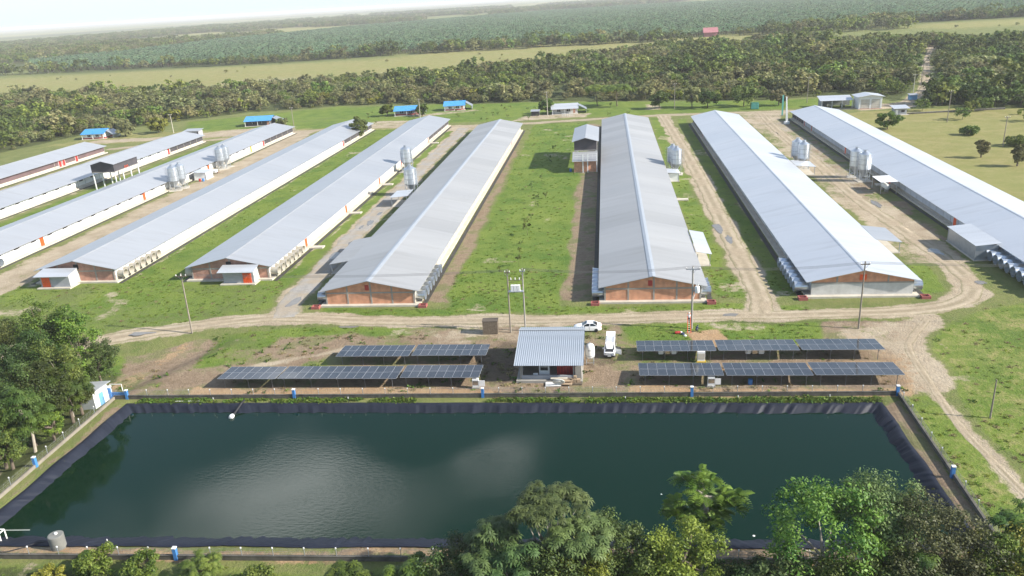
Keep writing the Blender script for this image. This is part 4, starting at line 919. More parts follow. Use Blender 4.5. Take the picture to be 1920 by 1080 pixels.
solar('front row leftmost short table',-57.5,99.0,7); solar('front row long middle table left of the pump house',-48.3,99.1,14); solar('front row right table nearest the pump house on its left',-30.0,99.4,9)
solar('back row table nearest the white van',4.1,107.9,9,1.8,1.35); solar('back row middle table right of the van',15.95,108.0,9,1.8,1.35); solar('back row rightmost table',27.8,108.1,9,1.8,1.35)
solar('front row table right of the pump house',4.1,99.9,9,1.8,1.4); solar('front row middle table on the right side',15.95,99.9,9,1.8,1.4); solar('front row rightmost table',27.75,100.0,9,1.8,1.4)
def cabinet(label,x,y,h,w,ybase=False,door=0):
    t=thing('electric_cabinet',label,'cabinet',(x,y,0))
    MB().box(-w/2,w/2,0,.5,.25,h).build('cabinet_box',WHITE,t); MB().box(-w/2+.06,w/2-.06,-.03,-.003,.6,h-.25).build('screen' if door else 'door',CHROME if door else SLAB,t); MB().box(-w/2-.1,w/2+.1,-.1,.6,-.1,.25).build('plinth',YELLOW if ybase else CONC,t)
    if door: MB().box(w/2+.02,w/2+door,-.02,.04,.4,h-.2).build('open_door',WHITE,t)
cabinet('white inverter box with open door below the front left tables',-19.0,99.3,1.5,.9,door=.9)
cabinet('white inverter box on yellow plinth below the back right tables',13.4,107.6,1.75,1.1,True)
cabinet('white inverter box with open door below the front right tables',13.9,99.9,1.5,.95,door=.8)
for x,lab in ((8.6,'left'),(21.3,'right')):
    t=thing('inverter','row of pale inverters hanging below the back right tables, '+lab+' of the yellow plinth box','inverter',(x,109.0,.75))
    for k in range(3): MB().box(-1.3+k*.95,-.6+k*.95,0,.22,0,.55).build('inverter_case',WHITE if k!=1 else CHROME,t)
    MB().box(-1.4,1.5,.23,.3,.1,.7).build('bracket',GALV_D,t)
tag(MB().lathe([(.3,0),(.32,.4),(.32,.75),(0,.8)],n=12).build('blue_drum',BLUE,None,(19.3,100.8,0)),'blue drum in the shade under the front right tables','drum')

# ------------------------------------------------------------------ vehicles
def wheel(parent,x,y,r=.32,w=.22,ax='x'):
    o=MB().lathe([(r*.62,-w/2),(r*.95,-w/2),(r,-w/2+.04),(r,w/2-.04),(r*.95,w/2),(r*.62,w/2)],n=18,axis='x').build('wheel',BLACK,parent,(x,y,r))
    MB().lathe([(0,-w*.4),(r*.6,-w*.42),(r*.63,0),(r*.6,w*.42),(0,w*.4)],n=14,axis='x').build('rim',CHROME,o); return o
def sec(y,hw,zb,zt,tw,r=.08):
    return [(-hw,y,zb+r),(-hw+r,y,zb),(hw-r,y,zb),(hw,y,zb+r),(hw,y,zt-.22),(tw,y,zt),(tw*.5,y,zt+.03),(-tw*.5,y,zt+.03),(-tw,y,zt),(-hw,y,zt-.22)]
# sedan: length along local y, front at -y
s=thing('sedan_car','white four-door sedan parked behind the pump house roof','car',(-3.5,120.0,0),math.pi/2+math.pi)
b=MB(); b.loft([sec(-2.28,.62,.32,.62,.5),sec(-2.15,.78,.24,.74,.66),sec(-1.7,.86,.2,.86,.74),sec(-.9,.88,.2,.97,.8),sec(.2,.88,.2,1.0,.82),sec(1.2,.88,.2,1.03,.82),sec(1.75,.86,.22,1.06,.78),sec(2.15,.8,.28,1.02,.7),sec(2.28,.66,.36,.86,.56)]); o=b.build('body',PAINTW,s,smooth=True)
def csec(y,z,hw): return [(-hw,y,z),(hw,y,z)]
def cabin(parent,pts,mat_,name): 
    b=MB(); b.loft(pts); return b.build(name,mat_,parent,smooth=False)
gl=[[(-.80,-.95,.96),(.80,-.95,.96),(.80,1.65,1.02),(-.80,1.65,1.02)],[(-.70,-.45,1.28),(.70,-.45,1.28),(.70,1.25,1.30),(-.70,1.25,1.30)],[(-.60,-.12,1.43),(.60,-.12,1.43),(.60,.85,1.44),(-.60,.85,1.44)]]
cabin(s,gl,GLASS,'windows')
b=MB(); b.loft([[(-.62,-.16,1.425),(.62,-.16,1.425),(.62,.9,1.43),(-.62,.9,1.43)],[(-.58,-.08,1.475),(.58,-.08,1.475),(.58,.82,1.48),(-.58,.82,1.48)]]); b.build('roof',PAINTW,s)
for sx in (-1,1):
    for (y0,z0,y1,z1) in ((-.98,.97,-.14,1.45),(.35,1.0,.38,1.45),(1.68,1.03,.86,1.46)):
        b=MB(); b.tube((sx*.81,y0,z0),(sx*.62,y1,z1),.045,n=5); b.build('pillar',PAINTW,s)
    for y in (-1.4,1.4): wheel(s,sx*.8,y,.31)
    MB().box(sx*.9-.1,sx*.9+.1,-.75,-.6,.95,1.08).build('mirror',PAINTW,s)
    MB().rbox((sx*.6,-2.2,.66),(.3,.14,.14),-sx*.4).build('headlight',GLASS,s); MB().rbox((sx*.62,2.2,.86),(.3,.12,.14),sx*.3).build('tail_light',RED,s)
for sx in (-1,1): MB().box(sx*.882-.006,sx*.882+.006,.28,.31,.35,.95).build('door_seam',BLACK,s); 
# van, front at -y
v=thing('minivan','white minivan with roof rack, raised tailgate and open side door','van',(.1,111.2,0),-.06)
def vsec(y,hw,zb,zt,tw): return [(-hw,y,zb+.1),(-hw+.08,y,zb),(hw-.08,y,zb),(hw,y,zb+.1),(hw,y,min(1.0,zt-.05)),(tw,y,zt),(tw*.6,y,zt+.03),(-tw*.6,y,zt+.03),(-tw,y,zt),(-hw,y,min(1.0,zt-.05))]
b=MB(); b.loft([vsec(-2.1,.7,.35,.72,.6),vsec(-2.02,.8,.25,.9,.7),vsec(-1.75,.84,.22,1.02,.76),vsec(-1.35,.85,.22,1.12,.78),vsec(-.55,.85,.22,1.82,.68),vsec(0,.85,.22,1.9,.7),vsec(1.9,.85,.24,1.9,.7),vsec(2.05,.84,.3,1.84,.68)]); b.build('body',PAINTW,v,smooth=True)
b=MB(); b.add([(-.70,-1.33,1.17),(.70,-1.33,1.17),(.62,-.60,1.79),(-.62,-.60,1.79),(-.70,-1.30,1.13),(.70,-1.30,1.13),(.62,-.55,1.75),(-.62,-.55,1.75)],[(0,1,2,3),(7,6,5,4),(0,4,5,1),(1,5,6,2),(2,6,7,3),(3,7,4,0)]); b.build('windscreen',GLASS,v)
for sx in (-1,1):
    for (ya,yb) in ((-.75,.1),(.2,1.0),(1.1,1.85)):
        b=MB(); b.add([(sx*.858,ya+.05,1.1),(sx*.858,yb,1.1),(sx*.73,yb,1.72),(sx*.73,ya+.3 if ya<-.5 else ya+.03,1.72)],[(0,1,2,3)]); b.build('side_window',GLASS,v)
    for y in (-1.35,1.35): wheel(v,sx*.78,y,.31)
    MB().rbox((sx*.95,-.95,1.15),(.2,.1,.22)).build('mirror',PAINTW,v)
    MB().rbox((sx*.58,-2.06,.8),(.34,.12,.16),-sx*.3).build('headlight',CHROME,v); MB().box(sx*.74-.06,sx*.74+.06,2.02,2.07,1.0,1.5).build('tail_light',RED,v)
MB().box(-.8,.8,-2.17,-2.03,.28,.56).build('bumper',BLACK,v); MB().box(-.4,.4,-2.11,-2.03,.72,.84).build('grille',BLACK,v); MB().box(-.26,.26,-2.19,-2.172,.4,.52).build('number_plate',WHITE,v)
MB().rbox((0,-1.62,1.11),(1.2,.5,.03),0,0,.25).build('bonnet_scoop',BLACK,v)
rk=MB()
for sx in (-.6,.6): rk.tube((sx,-.35,2.02),(sx,1.8,2.02),.03,n=5)
for k in range(6): rk.tube((-.6,-.3+k*.4,2.03),(.6,-.3+k*.4,2.03),.025,n=5)
for sx in (-.6,.6):
    for y in (-.2,1.6): rk.tube((sx,y,1.9),(sx,y,2.02),.03,n=5)
rk.build('roof_rack',CHROME,v)
b=MB(); b.add([(-.7,2.0,1.92),(.7,2.0,1.92),(.7,2.95,2.32),(-.7,2.95,2.32),(-.7,2.0,1.86),(.7,2.0,1.86),(.7,2.97,2.25),(-.7,2.97,2.25)],[(0,1,2,3),(7,6,5,4),(0,4,5,1),(1,5,6,2),(2,6,7,3),(3,7,4,0)]); b.build('tailgate',PAINTW,v)
d=MB().rbox((.46,0,.62),(.92,.06,.78)).build('open_door',PAINTW,v,(.87,-.85,.08),-.35); b=MB(); b.rbox((.46,0,1.25),(.8,.05,.4)); b.build('door_window',GLASS,d)
MB().box(-.76,.76,2.03,2.06,.6,1.8).build('load_opening',DARK,v)

# ------------------------------------------------------------------ poles and lines
def pole(label,x,y,h,lean=(0,0),mat_=WOODG,arm=1.6,ins=3,r=.15,rz=0,name='utility_pole',group=None):
    t=thing(name,label,'utility pole',(x,y,0),rz,group); top=(lean[0],lean[1],h)
    MB().tube((0,0,-.3),top,r,r*.62,n=9).build('pole_shaft',mat_,t)
    if arm:
        a=MB(); zc=h-.45; lx,ly=lean[0]*.96,lean[1]*.96; a.box(lx-arm/2,lx+arm/2,ly-.18,ly-.07,zc-.07,zc+.07); a.build('crossarm',GALV_D if mat_ is CONC else WOOD,t)
        for k in range(ins):
            xx=lx-arm/2+.08+k*(arm-.16)/max(1,ins-1); MB().lathe([(.03,zc+.07),(.09,zc+.12),(.05,zc+.18),(.1,zc+.24),(.04,zc+.33),(0,zc+.34)],(xx,ly-.12,0),n=8).build('insulator',PORC,t)
        b=MB(); b.tube((lx-.5,ly-.14,zc-.05),(lx*.94,ly*.94-.1,zc-.75),.025,n=4); b.tube((lx+.5,ly-.14,zc-.05),(lx*.94,ly*.94-.1,zc-.75),.025,n=4); b.build('brace',GALV_D,t)
    return t
P1=pole('weathered wooden pole with three insulators on the left lawn beside the track',-73.0,120.7,10.8,(.15,.1),arm=1.9,ins=3)
P2=pole('left grey wooden pole of the twin transformer poles behind the pump house',-16.2,119.3,11.0,arm=.9,ins=2)
P3=pole('right concrete pole of the twin transformer poles behind the pump house',-13.8,119.9,11.0,mat_=CONC,arm=.9,ins=2)
P4=pole('tall concrete pole the workers stand at, with a transformer',13.3,120.3,10.7,mat_=CONC,arm=2.2,ins=3,r=.19)
P5=pole('dark wooden pole in front of the plastered gable right of the panels',39.1,119.8,11.2,arm=1.4,ins=2)
P6=pole('short bare post on the right lawn',46.6,91.7,5.3,arm=0,r=.12)
for i,(x,y,h,lab) in enumerate([(-206.4,361.6,9.1,'pale pole with lamp behind the far left barns'),(-142.2,352.0,11.0,'thin pole behind the orange-doored barn'),(-88.9,378,9.3,'thin pole in front of the blue roofed house'),(-26.5,365.9,11.3,'pale pole in the bare yard of the white roofed house'),(31.3,375,11.5,'dark pole among the trees behind the bright barn'),(124.8,309.9,11.6,'pole standing in the dry pasture below the guard hut'),(122.6,261.1,9.5,'wooden pole at the right edge of the dry pasture'),(136.2,377.8,10.4,'pale pole beside the road into the wood'),(156.9,426.2,12,'tall pole beside the road deep in the wood'),(90.3,376.3,11.5,'pole in front of the trees left of the garage')]):
    pole(lab,x,y,h,(random.uniform(-.2,.2),0),mat_=SLAB if i in (0,2,3,7) else WOODG,arm=1.6,ins=3,r=.17,rz=random.uniform(-.3,.3))
tr=thing('transformer_platform','three white transformers on a frame between the twin poles','transformer',(-15.0,119.5,7.2))
for k in range(3): MB().box(-.75+k*.52,-.3+k*.52,-.35,.25,.1,1.1).build('transformer_tank',WHITE,tr)
MB().box(-1.3,1.3,-.42,.32,-.02,.09).build('platform_beam',GALV_D,tr); MB().box(-1.25,1.25,-.06,.06,1.9,2.0).build('upper_beam',WOOD,tr)
for k in range(3): MB().lathe([(.05,2.0),(.1,2.1),(.05,2.2),(.1,2.3),(0,2.4)],(-.7+k*.7,0,0),n=8).build('insulator',PORC,tr)
tr=thing('pole_transformer','grey drum transformer hung on the concrete pole','transformer',(14.0,120.05,6.3))
MB().lathe([(0,0),(.34,.04),(.38,.15),(.38,1.0),(.32,1.1),(0,1.16)],n=16).build('drum',WHITE,tr,smooth=True); MB().box(-.6,-.3,-.08,.08,.3,.5).build('bracket',GALV_D,tr)
for k in (-.15,.15): MB().tube((k,0,1.1),(k,0,1.45),.05,n=6).build('bushing',PORC,tr)
MB().tube((-.6,-.25,-.9),(.2,-.25,1.9),.05,n=5).build('fuse_arm',WHITE,tr)
WIREM=M('dark_wire',(.10,.10,.10),rough=.6)
def wires(label,a,b_,za,zb,offs=(-.7,0,.7),sag=.7):
    t=thing('power_line',label,'power line',(a[0],a[1],0))
    for o in offs:
        w=MB(); n=12; P=[(( b_[0]-a[0])*k/n,(b_[1]-a[1])*k/n+o*.3+0,za+(zb-za)*k/n-sag*4*(k/n)*(1-k/n)+o*.12) for k in range(n+1)]
        for p,q in zip(P,P[1:]): w.tube(p,q,.022,n=3,caps=False)
        w.build('wire',WIREM,t)
wires('wires from the left lawn pole to the twin poles',(-73,120.7),(-16,119.3),10.7,10.9)
wires('wires from the twin poles to the concrete pole',(-13.8,119.9),(13.3,120.3),10.9,10.6)
wires('wires from the concrete pole to the dark wooden pole',(13.3,120.3),(39.1,119.8),10.6,11.0)
wires('wires from the dark wooden pole towards the right edge',(39.1,119.8),(95,119),11.0,10.6)
t=thing('white_mast','tall white mast on a square base at the left far corner of the rightmost barn','mast',(69.9,320.8,0))
MB().box(-.9,.9,-.9,.9,-.2,.9).build('base',WHITE,t); b=MB(); b.loft([[(-.38,-.38,.9),(.38,-.38,.9),(.38,.38,.9),(-.38,.38,.9)],[(-.2-.6,-.2,10.4),(.2-.6,-.2,10.4),(.2-.6,.2,10.4),(-.2-.6,.2,10.4)]]); b.build('mast_shaft',WHITE,t)
t=thing('teal_mast','slim teal post standing behind the white mast','mast',(72.3,341,0)); MB().box(-.28,.28,-.2,.2,0,8.4).build('post_shaft',TEAL,t); MB().box(-.4,.4,-.3,.3,-.1,.4).build('base',CONC,t)

# ------------------------------------------------------------------ pond bits
for x,y,z,lab in [(-56.2,94.6,1.0,'left part of the far bank'),(-36.4,94.9,1.0,'far bank below the left panels'),(16.8,95.6,1.0,'far bank right of the pump house'),(28.5,95.7,1.1,'far bank near the right corner'),(-52.6,63.2,1.2,'near bank at lower left'),(2.0,95.4,.9,'far bank below the pump house')]:
    t=thing('marker_stake','thin white topped stake on the '+lab+' of the pond','stake',(x,y,0)); MB().tube((0,0,-.3),(.03,0,z*.75),.035,n=5).build('shaft',DARK,t); MB().tube((.03,0,z*.75),(.04,0,z),.05,n=6).build('tip',WHITE,t)
t=thing('float_pipe','black intake hose with white float lying over the far bank of the pond','hose',(-52.4,91.9,WZ))
b=MB(); P=[(.5,3.4,.86),(.45,2.7,.86),(.3,1.9,.6),(.15,1.0,.3),(.05,.3,.15)]
for p,q in zip(P,P[1:]): b.tube(p,q,.14,n=8)
b.build('hose',BLACK,t); MB().lathe([(0,-.4),(.28,-.35),(.36,0),(.28,.35),(0,.4)],(0,0,.12),n=14,axis='y').build('float',WHITE,t,smooth=True)
t=thing('concrete_well','grey concrete cylinder standing on the near left bank of the pond','well ring',(-58.4,63.3,-.2)); MB().lathe([(.75,-.3),(.78,0),(.78,1.7),(.72,1.75),(0,1.75)],n=22).build('ring',M('dull_concrete',(.20,.20,.18),(.14,.14,.125),.8,rough=.9),t,smooth=True); MB().lathe([(.16,1.76),(.16,1.9),(0,1.92)],(0,.1,0),n=12).build('lid_knob',WHITE,t)
t=thing('black_hose','black hose lying across the near bank beside the concrete cylinder','hose',(-62.5,62.6,.1)); b=MB(); P=[(-2.5,-.6,.05),(-1,-.5,.03),(.3,.2,.05),(1.4,1.0,.1),(2.3,1.6,-.2)]
for p,q in zip(P,P[1:]): b.tube(p,q,.05,n=5)
b.build('hose_pipe',BLACK,t)
t=thing('pipe_stand','white pipe frame standing in the lower left corner of the pond','frame',(-66.4,64.6,-.5)); b=MB()
for p,q in (((-.5,-.4,0),(-.5,-.4,1.2)),((.5,-.4,0),(.5,-.4,1.2)),((-.5,.4,0),(-.5,.4,1.2)),((.5,.4,0),(.5,.4,1.2)),((-.5,-.4,1.2),(.5,-.4,1.2)),((.5,-.4,1.2),(.5,.4,1.2)),((-.5,.4,1.2),(.5,.4,1.2)),((-.5,-.4,1.2),(-.5,.4,1.2))): b.tube(p,q,.08,n=6)
b.build('pipes',PVC,t); MB().tube((.5,.4,1.1),(3.2,.8,.9),.03,n=4).build('boom',PVC,t)
tag(MB().tube((-2.2,0,.06),(2.2,.1,.06),.06,n=6).build('white_pipe',PVC,None,(-60.5,95.1,.05)),'thin white pipe lying on the grass near the left far pillar','pipe')
for i,(x,y,s,lab) in enumerate([(-14.7,66.5,.28,'largest white scrap floating left of the near trees'),(-11.2,69.5,.16,'small white scrap floating above the left near trees'),(8.6,74.0,.2,'white scrap floating left of the lone leafy tree'),(-5.5,67.8,.16,'thin white scrap floating beside the umbrella tree'),(14.3,68.6,.18,'pale scrap floating right of the lone leafy tree'),(14.2,67.6,.12,'lower pale scrap floating right of the lone leafy tree'),(5.5,75.5,.12,'tiny scrap floating in the middle of the right water')]):
    b=MB(); n=7; b.add([(0,0,.05)]+[(s*random.uniform(.6,1.2)*math.cos(2*math.pi*k/n),s*random.uniform(.5,1)*math.sin(2*math.pi*k/n),.01) for k in range(n)],[(0,1+k,1+(k+1)%n) for k in range(n)]); tag(b.build('floating_scrap',WHITE,None,(x,y,WZ+.004)),lab,'litter','white scraps floating on the pond')
# shack with blue gate
t=thing('guard_shack','small white shack with grey tin roof at the left far corner of the pond','shack',(-74.4,94.6,0),-.1)
MB().box(-1.3,1.3,-1.5,1.5,-1.2,2.35).build('wall',WHITE,t)
b=MB(); b.prism([(-2.4,2.3),(1.75,2.75),(1.75,2.83),(-2.4,2.38)],-1.9,1.9,'y'); b.build('roof',CORR,t); MB().box(1.305,1.34,-.5,.4,0,1.9).build('door',LBLUE,t); MB().box(-.8,-.1,-1.54,-1.505,.9,1.6).build('window',DARK,t)
t=thing('blue_gate','blue metal gate between the white shack and the pond wall','gate',(-72.6,96.0,0))
MB().box(-.35,.05,-.2,.2,-.3,1.9).build('gate_post',BLUE,t); MB().box(-.4,.1,-.25,.25,1.9,2.1).build('post_cap',WHITE,t); 
for z0,z1 in ((.1,1.1),): MB().box(.08,2.0,-.05,.05,z0,z1).build('gate_panel',BLUE,t)
b=MB(); b.tube((.1,0,2.4),(1.9,0,2.4),.05,n=5); b.tube((.1,0,1.1),(.1,0,2.4),.05,n=5); b.tube((1.9,0,1.1),(1.9,0,2.4),.05,n=5); b.build('gate_frame',WHITE,t)

# ------------------------------------------------------------------ houses and yard buildings behind
def house(label,x,y,w,d,roof,rz=0,ze=2.7,zr=4.3,band=RED,wall=WHITE,openfront=False,ext=0):
    t=thing('house',label,'house',(x,y,0),rz,'small houses behind the barns')
    MB().box(-w/2-.4,w/2+.4,-1.6,d+.3,-.2,.15).build('floor_slab',SLAB,t)
    y0=1.2 if openfront else 0
    MB().box(-w/2,w/2,y0,d,.75,ze+.05).build('wall',wall,t); MB().box(-w/2-.02,w/2+.02,y0-.02,d+.02,.15,.748).build('base_band',band,t)
    for s in (-1,1): MB().prism([(y0,ze+.05),(d,ze+.05),(d/2,zr-.1)],s*(w/2-.1)-.1,s*(w/2-.1)+.1,'x').build('gable',wall,t)
    for ya,za in ((-1.5,ze-.25),(d+.8,ze-.1)):
        MB().prism([(d/2,zr),(ya,za),(ya,za+.08),(d/2,zr+.08)],-w/2-.6,w/2+.6,'x').build('roof_slope',roof,t)
    for x0 in (-w*.3,w*.08): 
        o=MB().box(x0,x0+1.5,y0-.06,y0-.021,1.05,2.05).build('window',DARK,t); MB().box(-.06+x0+.75,.06+x0+.75,y0-.08,y0-.061,1.05,2.05).build('window_bar',WHITE,o)
    MB().box(w*.34,w*.34+.95,y0-.06,y0-.021,.16,2.1).build('door',BRICK_D,t)
    for x0 in (-w/2+.1,0,w/2-.1): MB().box(x0-.09,x0+.09,-1.3,-1.12,.15,ze-.28).build('porch_post',WHITE,t)
    if ext: 
        MB().prism([(w/2+.65,ze+.9),(w/2+ext,ze-1.1),(w/2+ext,ze-1.02),(w/2+.65,ze+.98)],.5,d-.5,'y').build('side_roof',GALV_D,t); MB().box(w/2+ext-.4,w/2+ext-.25,.6,d-.6,.1,ze-1.0).build('side_screen',GALV_D,t)
    return t
house('white house with red base and bright blue roof, leftmost behind the barns',-242,353.2,10.6,8,BLUE_R,.06,ext=4)
house('dark open sided house with blue roof beside a sandy patch',-169.3,375,12.5,8,BLUE_R,.1,wall=MESH,band=MESH,ext=5)
house('blue roofed house with shaded porch behind the thin pole',-98.2,390,12,8,BLUE_R,.08,openfront=True,wall=GREYW,ext=3)
house('white house with red base and pale blue roof, rightmost blue one',-76.2,401.5,10,8,BLUE_R,.1,ext=4)
house('house with white tin roof and side screen in a bare yard',-19,372.5,11.6,9,ROOF_C,.06,openfront=True,wall=PLASTER,band=PLASTER,ext=4.5)
t=thing('open_shed','tiny black shed with tin roof beside a bush in the bare yard','shed',(-32.6,370.5,0)); MB().box(-1.8,1.8,0,2.6,0,2.0).build('wall',MESH,t); lean_roof(-2.2,2.2,-.5,3.2,2.05,2.5).build('roof',ROOF_A,t)
t=thing('yard_gate','white picket gate in front of the white roofed house','gate',(-17.5,364.5,0))
for k in range(7): MB().box(-2.4+k*.8,-2.25+k*.8,-.06,.06,0,1.6).build('picket',WHITE,t)
for z in (.5,1.3): MB().box(-2.5,2.6,.07,.13,z,z+.12).build('rail',WHITE,t)
t=thing('open_barn','long open machine shed with pale blue-white roof left of the garage','shed',(98.6,360.8,0),-.06)
for k in range(4): MB().box(-6.2+k*4.1-.12,-6.2+k*4.1+.12,-3.4,-3.16,0,3.1).build('post',WHITE,t)
MB().box(-6.5,6.5,3.4,3.6,0,3.4).build('back_wall',GREYW,t); MB().box(-6.5,-6.3,-3.2,3.39,0,3.2).build('side_wall',GREYW,t); lean_roof(-7.2,6.4,-4.2,4.2,3.15,4.3).build('roof',ROOF_C,t)
for k,(x,mt) in enumerate(((-3.5,CHROME),(-.6,DARK),(2.2,CHROME),(4.2,WHITE))): MB().rbox((x,-.5,.6),(1.4,1.2,1.2),.2*k).build('stored_machine',mt,t) if False else None
for x,lab in ((-3.2,'left'),(2.6,'right')):
    m=thing('farm_machine','grey machine parked in the open machine shed, '+lab+' one','machine',(98.6+x,359.6,0)); MB().box(-.9,.9,-.6,.6,.5,1.5).build('body',CHROME,m); wheel(m,-.8,0,.45); wheel(m,.8,0,.45); MB().tube((0,-.5,1.0),(0,-1.6,.5),.06,n=5).build('drawbar',DARK,m)
t=thing('garage','tall white garage with two wide pale doors and shallow gable roof','garage',(110.0,351.2,0),-.02)
MB().prism([(-4.6,0),(4.6,0),(4.6,5.0),(0,5.7),(-4.6,5.0)],0,8.5,'y').build('wall',WHITE,t)
for s in (-1,1): 
    MB().prism([(0,5.75),(s*5.5,4.9),(s*5.5,4.99),(0,5.84)],-1.0,9.2,'y').build('roof_slope',ROOF_C,t)
    o=MB().box(s*2.1-1.7,s*2.1+1.7,-.06,-.004,.1,3.9).build('roller_door',SLAB,t)
    for k in range(5): MB().box(s*2.1-1.66,s*2.1+1.66,-.085,-.062,.5+k*.7,.56+k*.7).build('door_rib',WHITE,o)
MB().box(-4.7,4.7,-.1,-.005,-.05,.095).build('base_band',RED,t)
for x in (-4.35,0,4.35): MB().box(x-.18,x+.18,-.16,-.09,.1,5.0).build('column',WHITE,t)
t=thing('guard_hut','small grey hut with pale roof beside the dry pasture','hut',(115.8,332,0)); MB().box(-2.3,2.3,0,3.6,0,2.5).build('wall',GREYW,t); lean_roof(-3.0,3.2,-1.0,4.4,2.5,3.2).build('roof',ROOF_C,t); MB().box(-1.9,-1.0,-.05,-.004,0,2.0).build('door',WHITE,t); MB().box(.2,1.5,-.05,-.004,1.0,1.8).build('window',DARK,t); MB().box(-3,3,-1.2,4.4,-.2,.1).build('floor_slab',SLAB,t)
t=thing('low_wall','long low grey wall beyond the dry pasture right of the hut','wall',(118.5,332.5,0),.09); MB().box(0,38,-.12,.12,-.2,.55).build('wall_face',CONC_D,t); MB().box(0,38,-.16,.16,.55,.63).build('coping',CONC,t)
t=thing('green_container','green slatted container beside a round tree behind the barns','container',(65.2,363,0)); MB().box(-1.6,1.6,0,2.4,.1,2.8).build('box',GREEN,t)
for k in range(6): MB().box(-1.5+k*.54,-1.2+k*.54,-.06,-.004,.2,2.7).build('slat',TEAL,t)
t=thing('pink_house','distant house with a pink roof above the trees','house',(115,925,0)); MB().box(-7,7,0,9,0,4.5).build('wall',PINK,t); MB().prism([(-1.2,4.2),(10.2,4.2),(10.2,4.6),(4.5,9.5),(-1.2,4.6)],-8,8,'x').build('roof',PINK,t)
t=thing('tin_shed','little tin roofed shed at the far end of the second barn from the left','shed',(-190,348,0)); MB().box(-3.4,3.4,0,4,0,2.6).build('wall',GREYW,t); lean_roof(-4,4,-.8,4.6,2.6,3.1).build('roof',ROOF_A,t); MB().box(2.6,3.2,-.05,-.004,0,2).build('door',DARK,t)
t=thing('pump_hut','tiny pale hut at the foot of the pole beside the wood road','hut',(134.5,372,0)); MB().box(-1.6,1.6,0,2.2,0,2.1).build('wall',LBLUE,t); lean_roof(-1.9,1.9,-.3,2.6,2.1,2.5).build('roof',ROOF_A,t)
t=thing('feed_cart','small white cart with red wheel near the left pair of bins','cart',(-137,260,0)); MB().box(-1.6,1.6,-.8,.8,.6,1.4).build('tray',WHITE,t); wheel(t,-1.2,.9,.4); wheel(t,1.2,.9,.4); MB().tube((1.6,0,.7),(2.8,0,.5),.06,n=5).build('drawbar',RED,t)
tag(MB().lathe([(.35,0),(.38,.5),(.38,.95),(0,1.0)],n=12).build('blue_drum',BLUE,None,(-134.6,248.2,0)),'blue drum beside the small shed near the left bins','drum')
tag(MB().lathe([(.35,0),(.38,.5),(.38,.95),(0,1.0)],n=12).build('red_drum',RED,None,(-135.7,248.0,0)),'red drum beside the small shed near the left bins','drum')

# ------------------------------------------------------------------ workers at the concrete pole
def skin_body(name,joints,edges,rad,mat_,parent,sub=1):
    me=bpy.data.meshes.new(name); me.from_pydata(joints,edges,[]); o=put(name,me,parent)
    sk=o.modifiers.new('skin','SKIN'); me.skin_vertices.new() if not me.skin_vertices else None
    for i,r in enumerate(rad): me.skin_vertices[0].data[i].radius=r if isinstance(r,tuple) else (r,r)
    me.skin_vertices[0].data[0].use_root=True
    ss_=o.modifiers.new('sub','SUBSURF'); ss_.levels=sub; ss_.render_levels=sub
    dg=bpy.context.evaluated_depsgraph_get(); m2_=bpy.data.meshes.new_from_object(o.evaluated_get(dg)); o.modifiers.clear(); o.data=m2_
    m2_.materials.clear(); [m2_.materials.append(m) for m in mat_]
    m2_.polygons.foreach_set('use_smooth',[True]*len(m2_.polygons))
    return o
def person(label,loc,rz,pose,top,trousers,helmet):
    t=thing('person',label,'person',loc,rz)
    if pose=='stand':
        J=[(0,0,.95),(0,0,1.12),(0,.02,1.38),(0,.01,1.52),(0,-.01,1.68), (-.1,0,.9),(-.11,-.06,.5),(-.11,0,.08),(-.11,-.12,.04), (.1,0,.9),(.11,-.1,.56),(.11,.02,.2),(.11,-.1,.15),
           (-.19,0,1.4),(-.24,-.2,1.25),(-.16,-.42,1.38),(-.14,-.52,1.42),(.19,0,1.4),(.26,-.16,1.22),(.18,-.4,1.34),(.15,-.5,1.4)]
    else:
        J=[(0,.1,.42),(0,-.02,.58),(0,-.25,.78),(0,-.34,.86),(0,-.45,.95), (-.12,.08,.4),(-.15,-.34,.45),(-.14,-.18,.08),(-.14,-.32,.04), (.12,.08,.4),(.15,-.34,.45),(.14,-.18,.08),(.14,-.32,.04),
           (-.19,-.24,.76),(-.22,-.38,.5),(-.12,-.56,.36),(-.1,-.64,.32),(.19,-.24,.76),(.22,-.4,.5),(.12,-.58,.36),(.1,-.66,.32)]
    E=[(0,1),(1,2),(2,3),(3,4),(0,5),(5,6),(6,7),(7,8),(0,9),(9,10),(10,11),(11,12),(2,13),(13,14),(14,15),(15,16),(2,17),(17,18),(18,19),(19,20)]
    rad=[(.15,.12),(.15,.11),(.17,.12),.06,(.085,.1),.1,.07,.045,.045,.1,.07,.045,.045,.075,.05,.04,.04,.075,.05,.04,.04]
    o=skin_body('body',J,E,rad,[SKIN,top,trousers,BLACK],t)
    hip=J[0][2]; neck=J[3]
    for p in o.data.polygons:
        c=p.center
        if pose=='stand': i=3 if c.z<.12 or (c.x>.03 and c.z<.24) else 2 if c.z<1.0 else 1 if (c.z<1.48 and c.y>-.33) else 0
        else: i=3 if c.z<.09 else 2 if (c.z<.55 and c.y>-.36 and abs(c.x)<.21 and not(c.y<-.3 and c.z<.35)) else 0 if (c.y<-.5) or (abs(c.x)<.12 and c.y<-.36) else 1
        p.material_index=i
    hx,hy,hz=J[4]
    MB().lathe([(.125,0),(.13,.05),(.10,.11),(0,.14)],(hx,hy,hz+.02),n=12).build('helmet',helmet,t,smooth=True)
    MB().box(hx-.02,hx+.02,hy-.125,hy-.09,hz-.06,hz-.02).build('nose',SKIN,t)
    return t
LADX,LADY=12.75,119.75
t=thing('step_ladder','orange ladder leaning on the concrete pole under the worker','ladder',(LADX,LADY-.9,0))
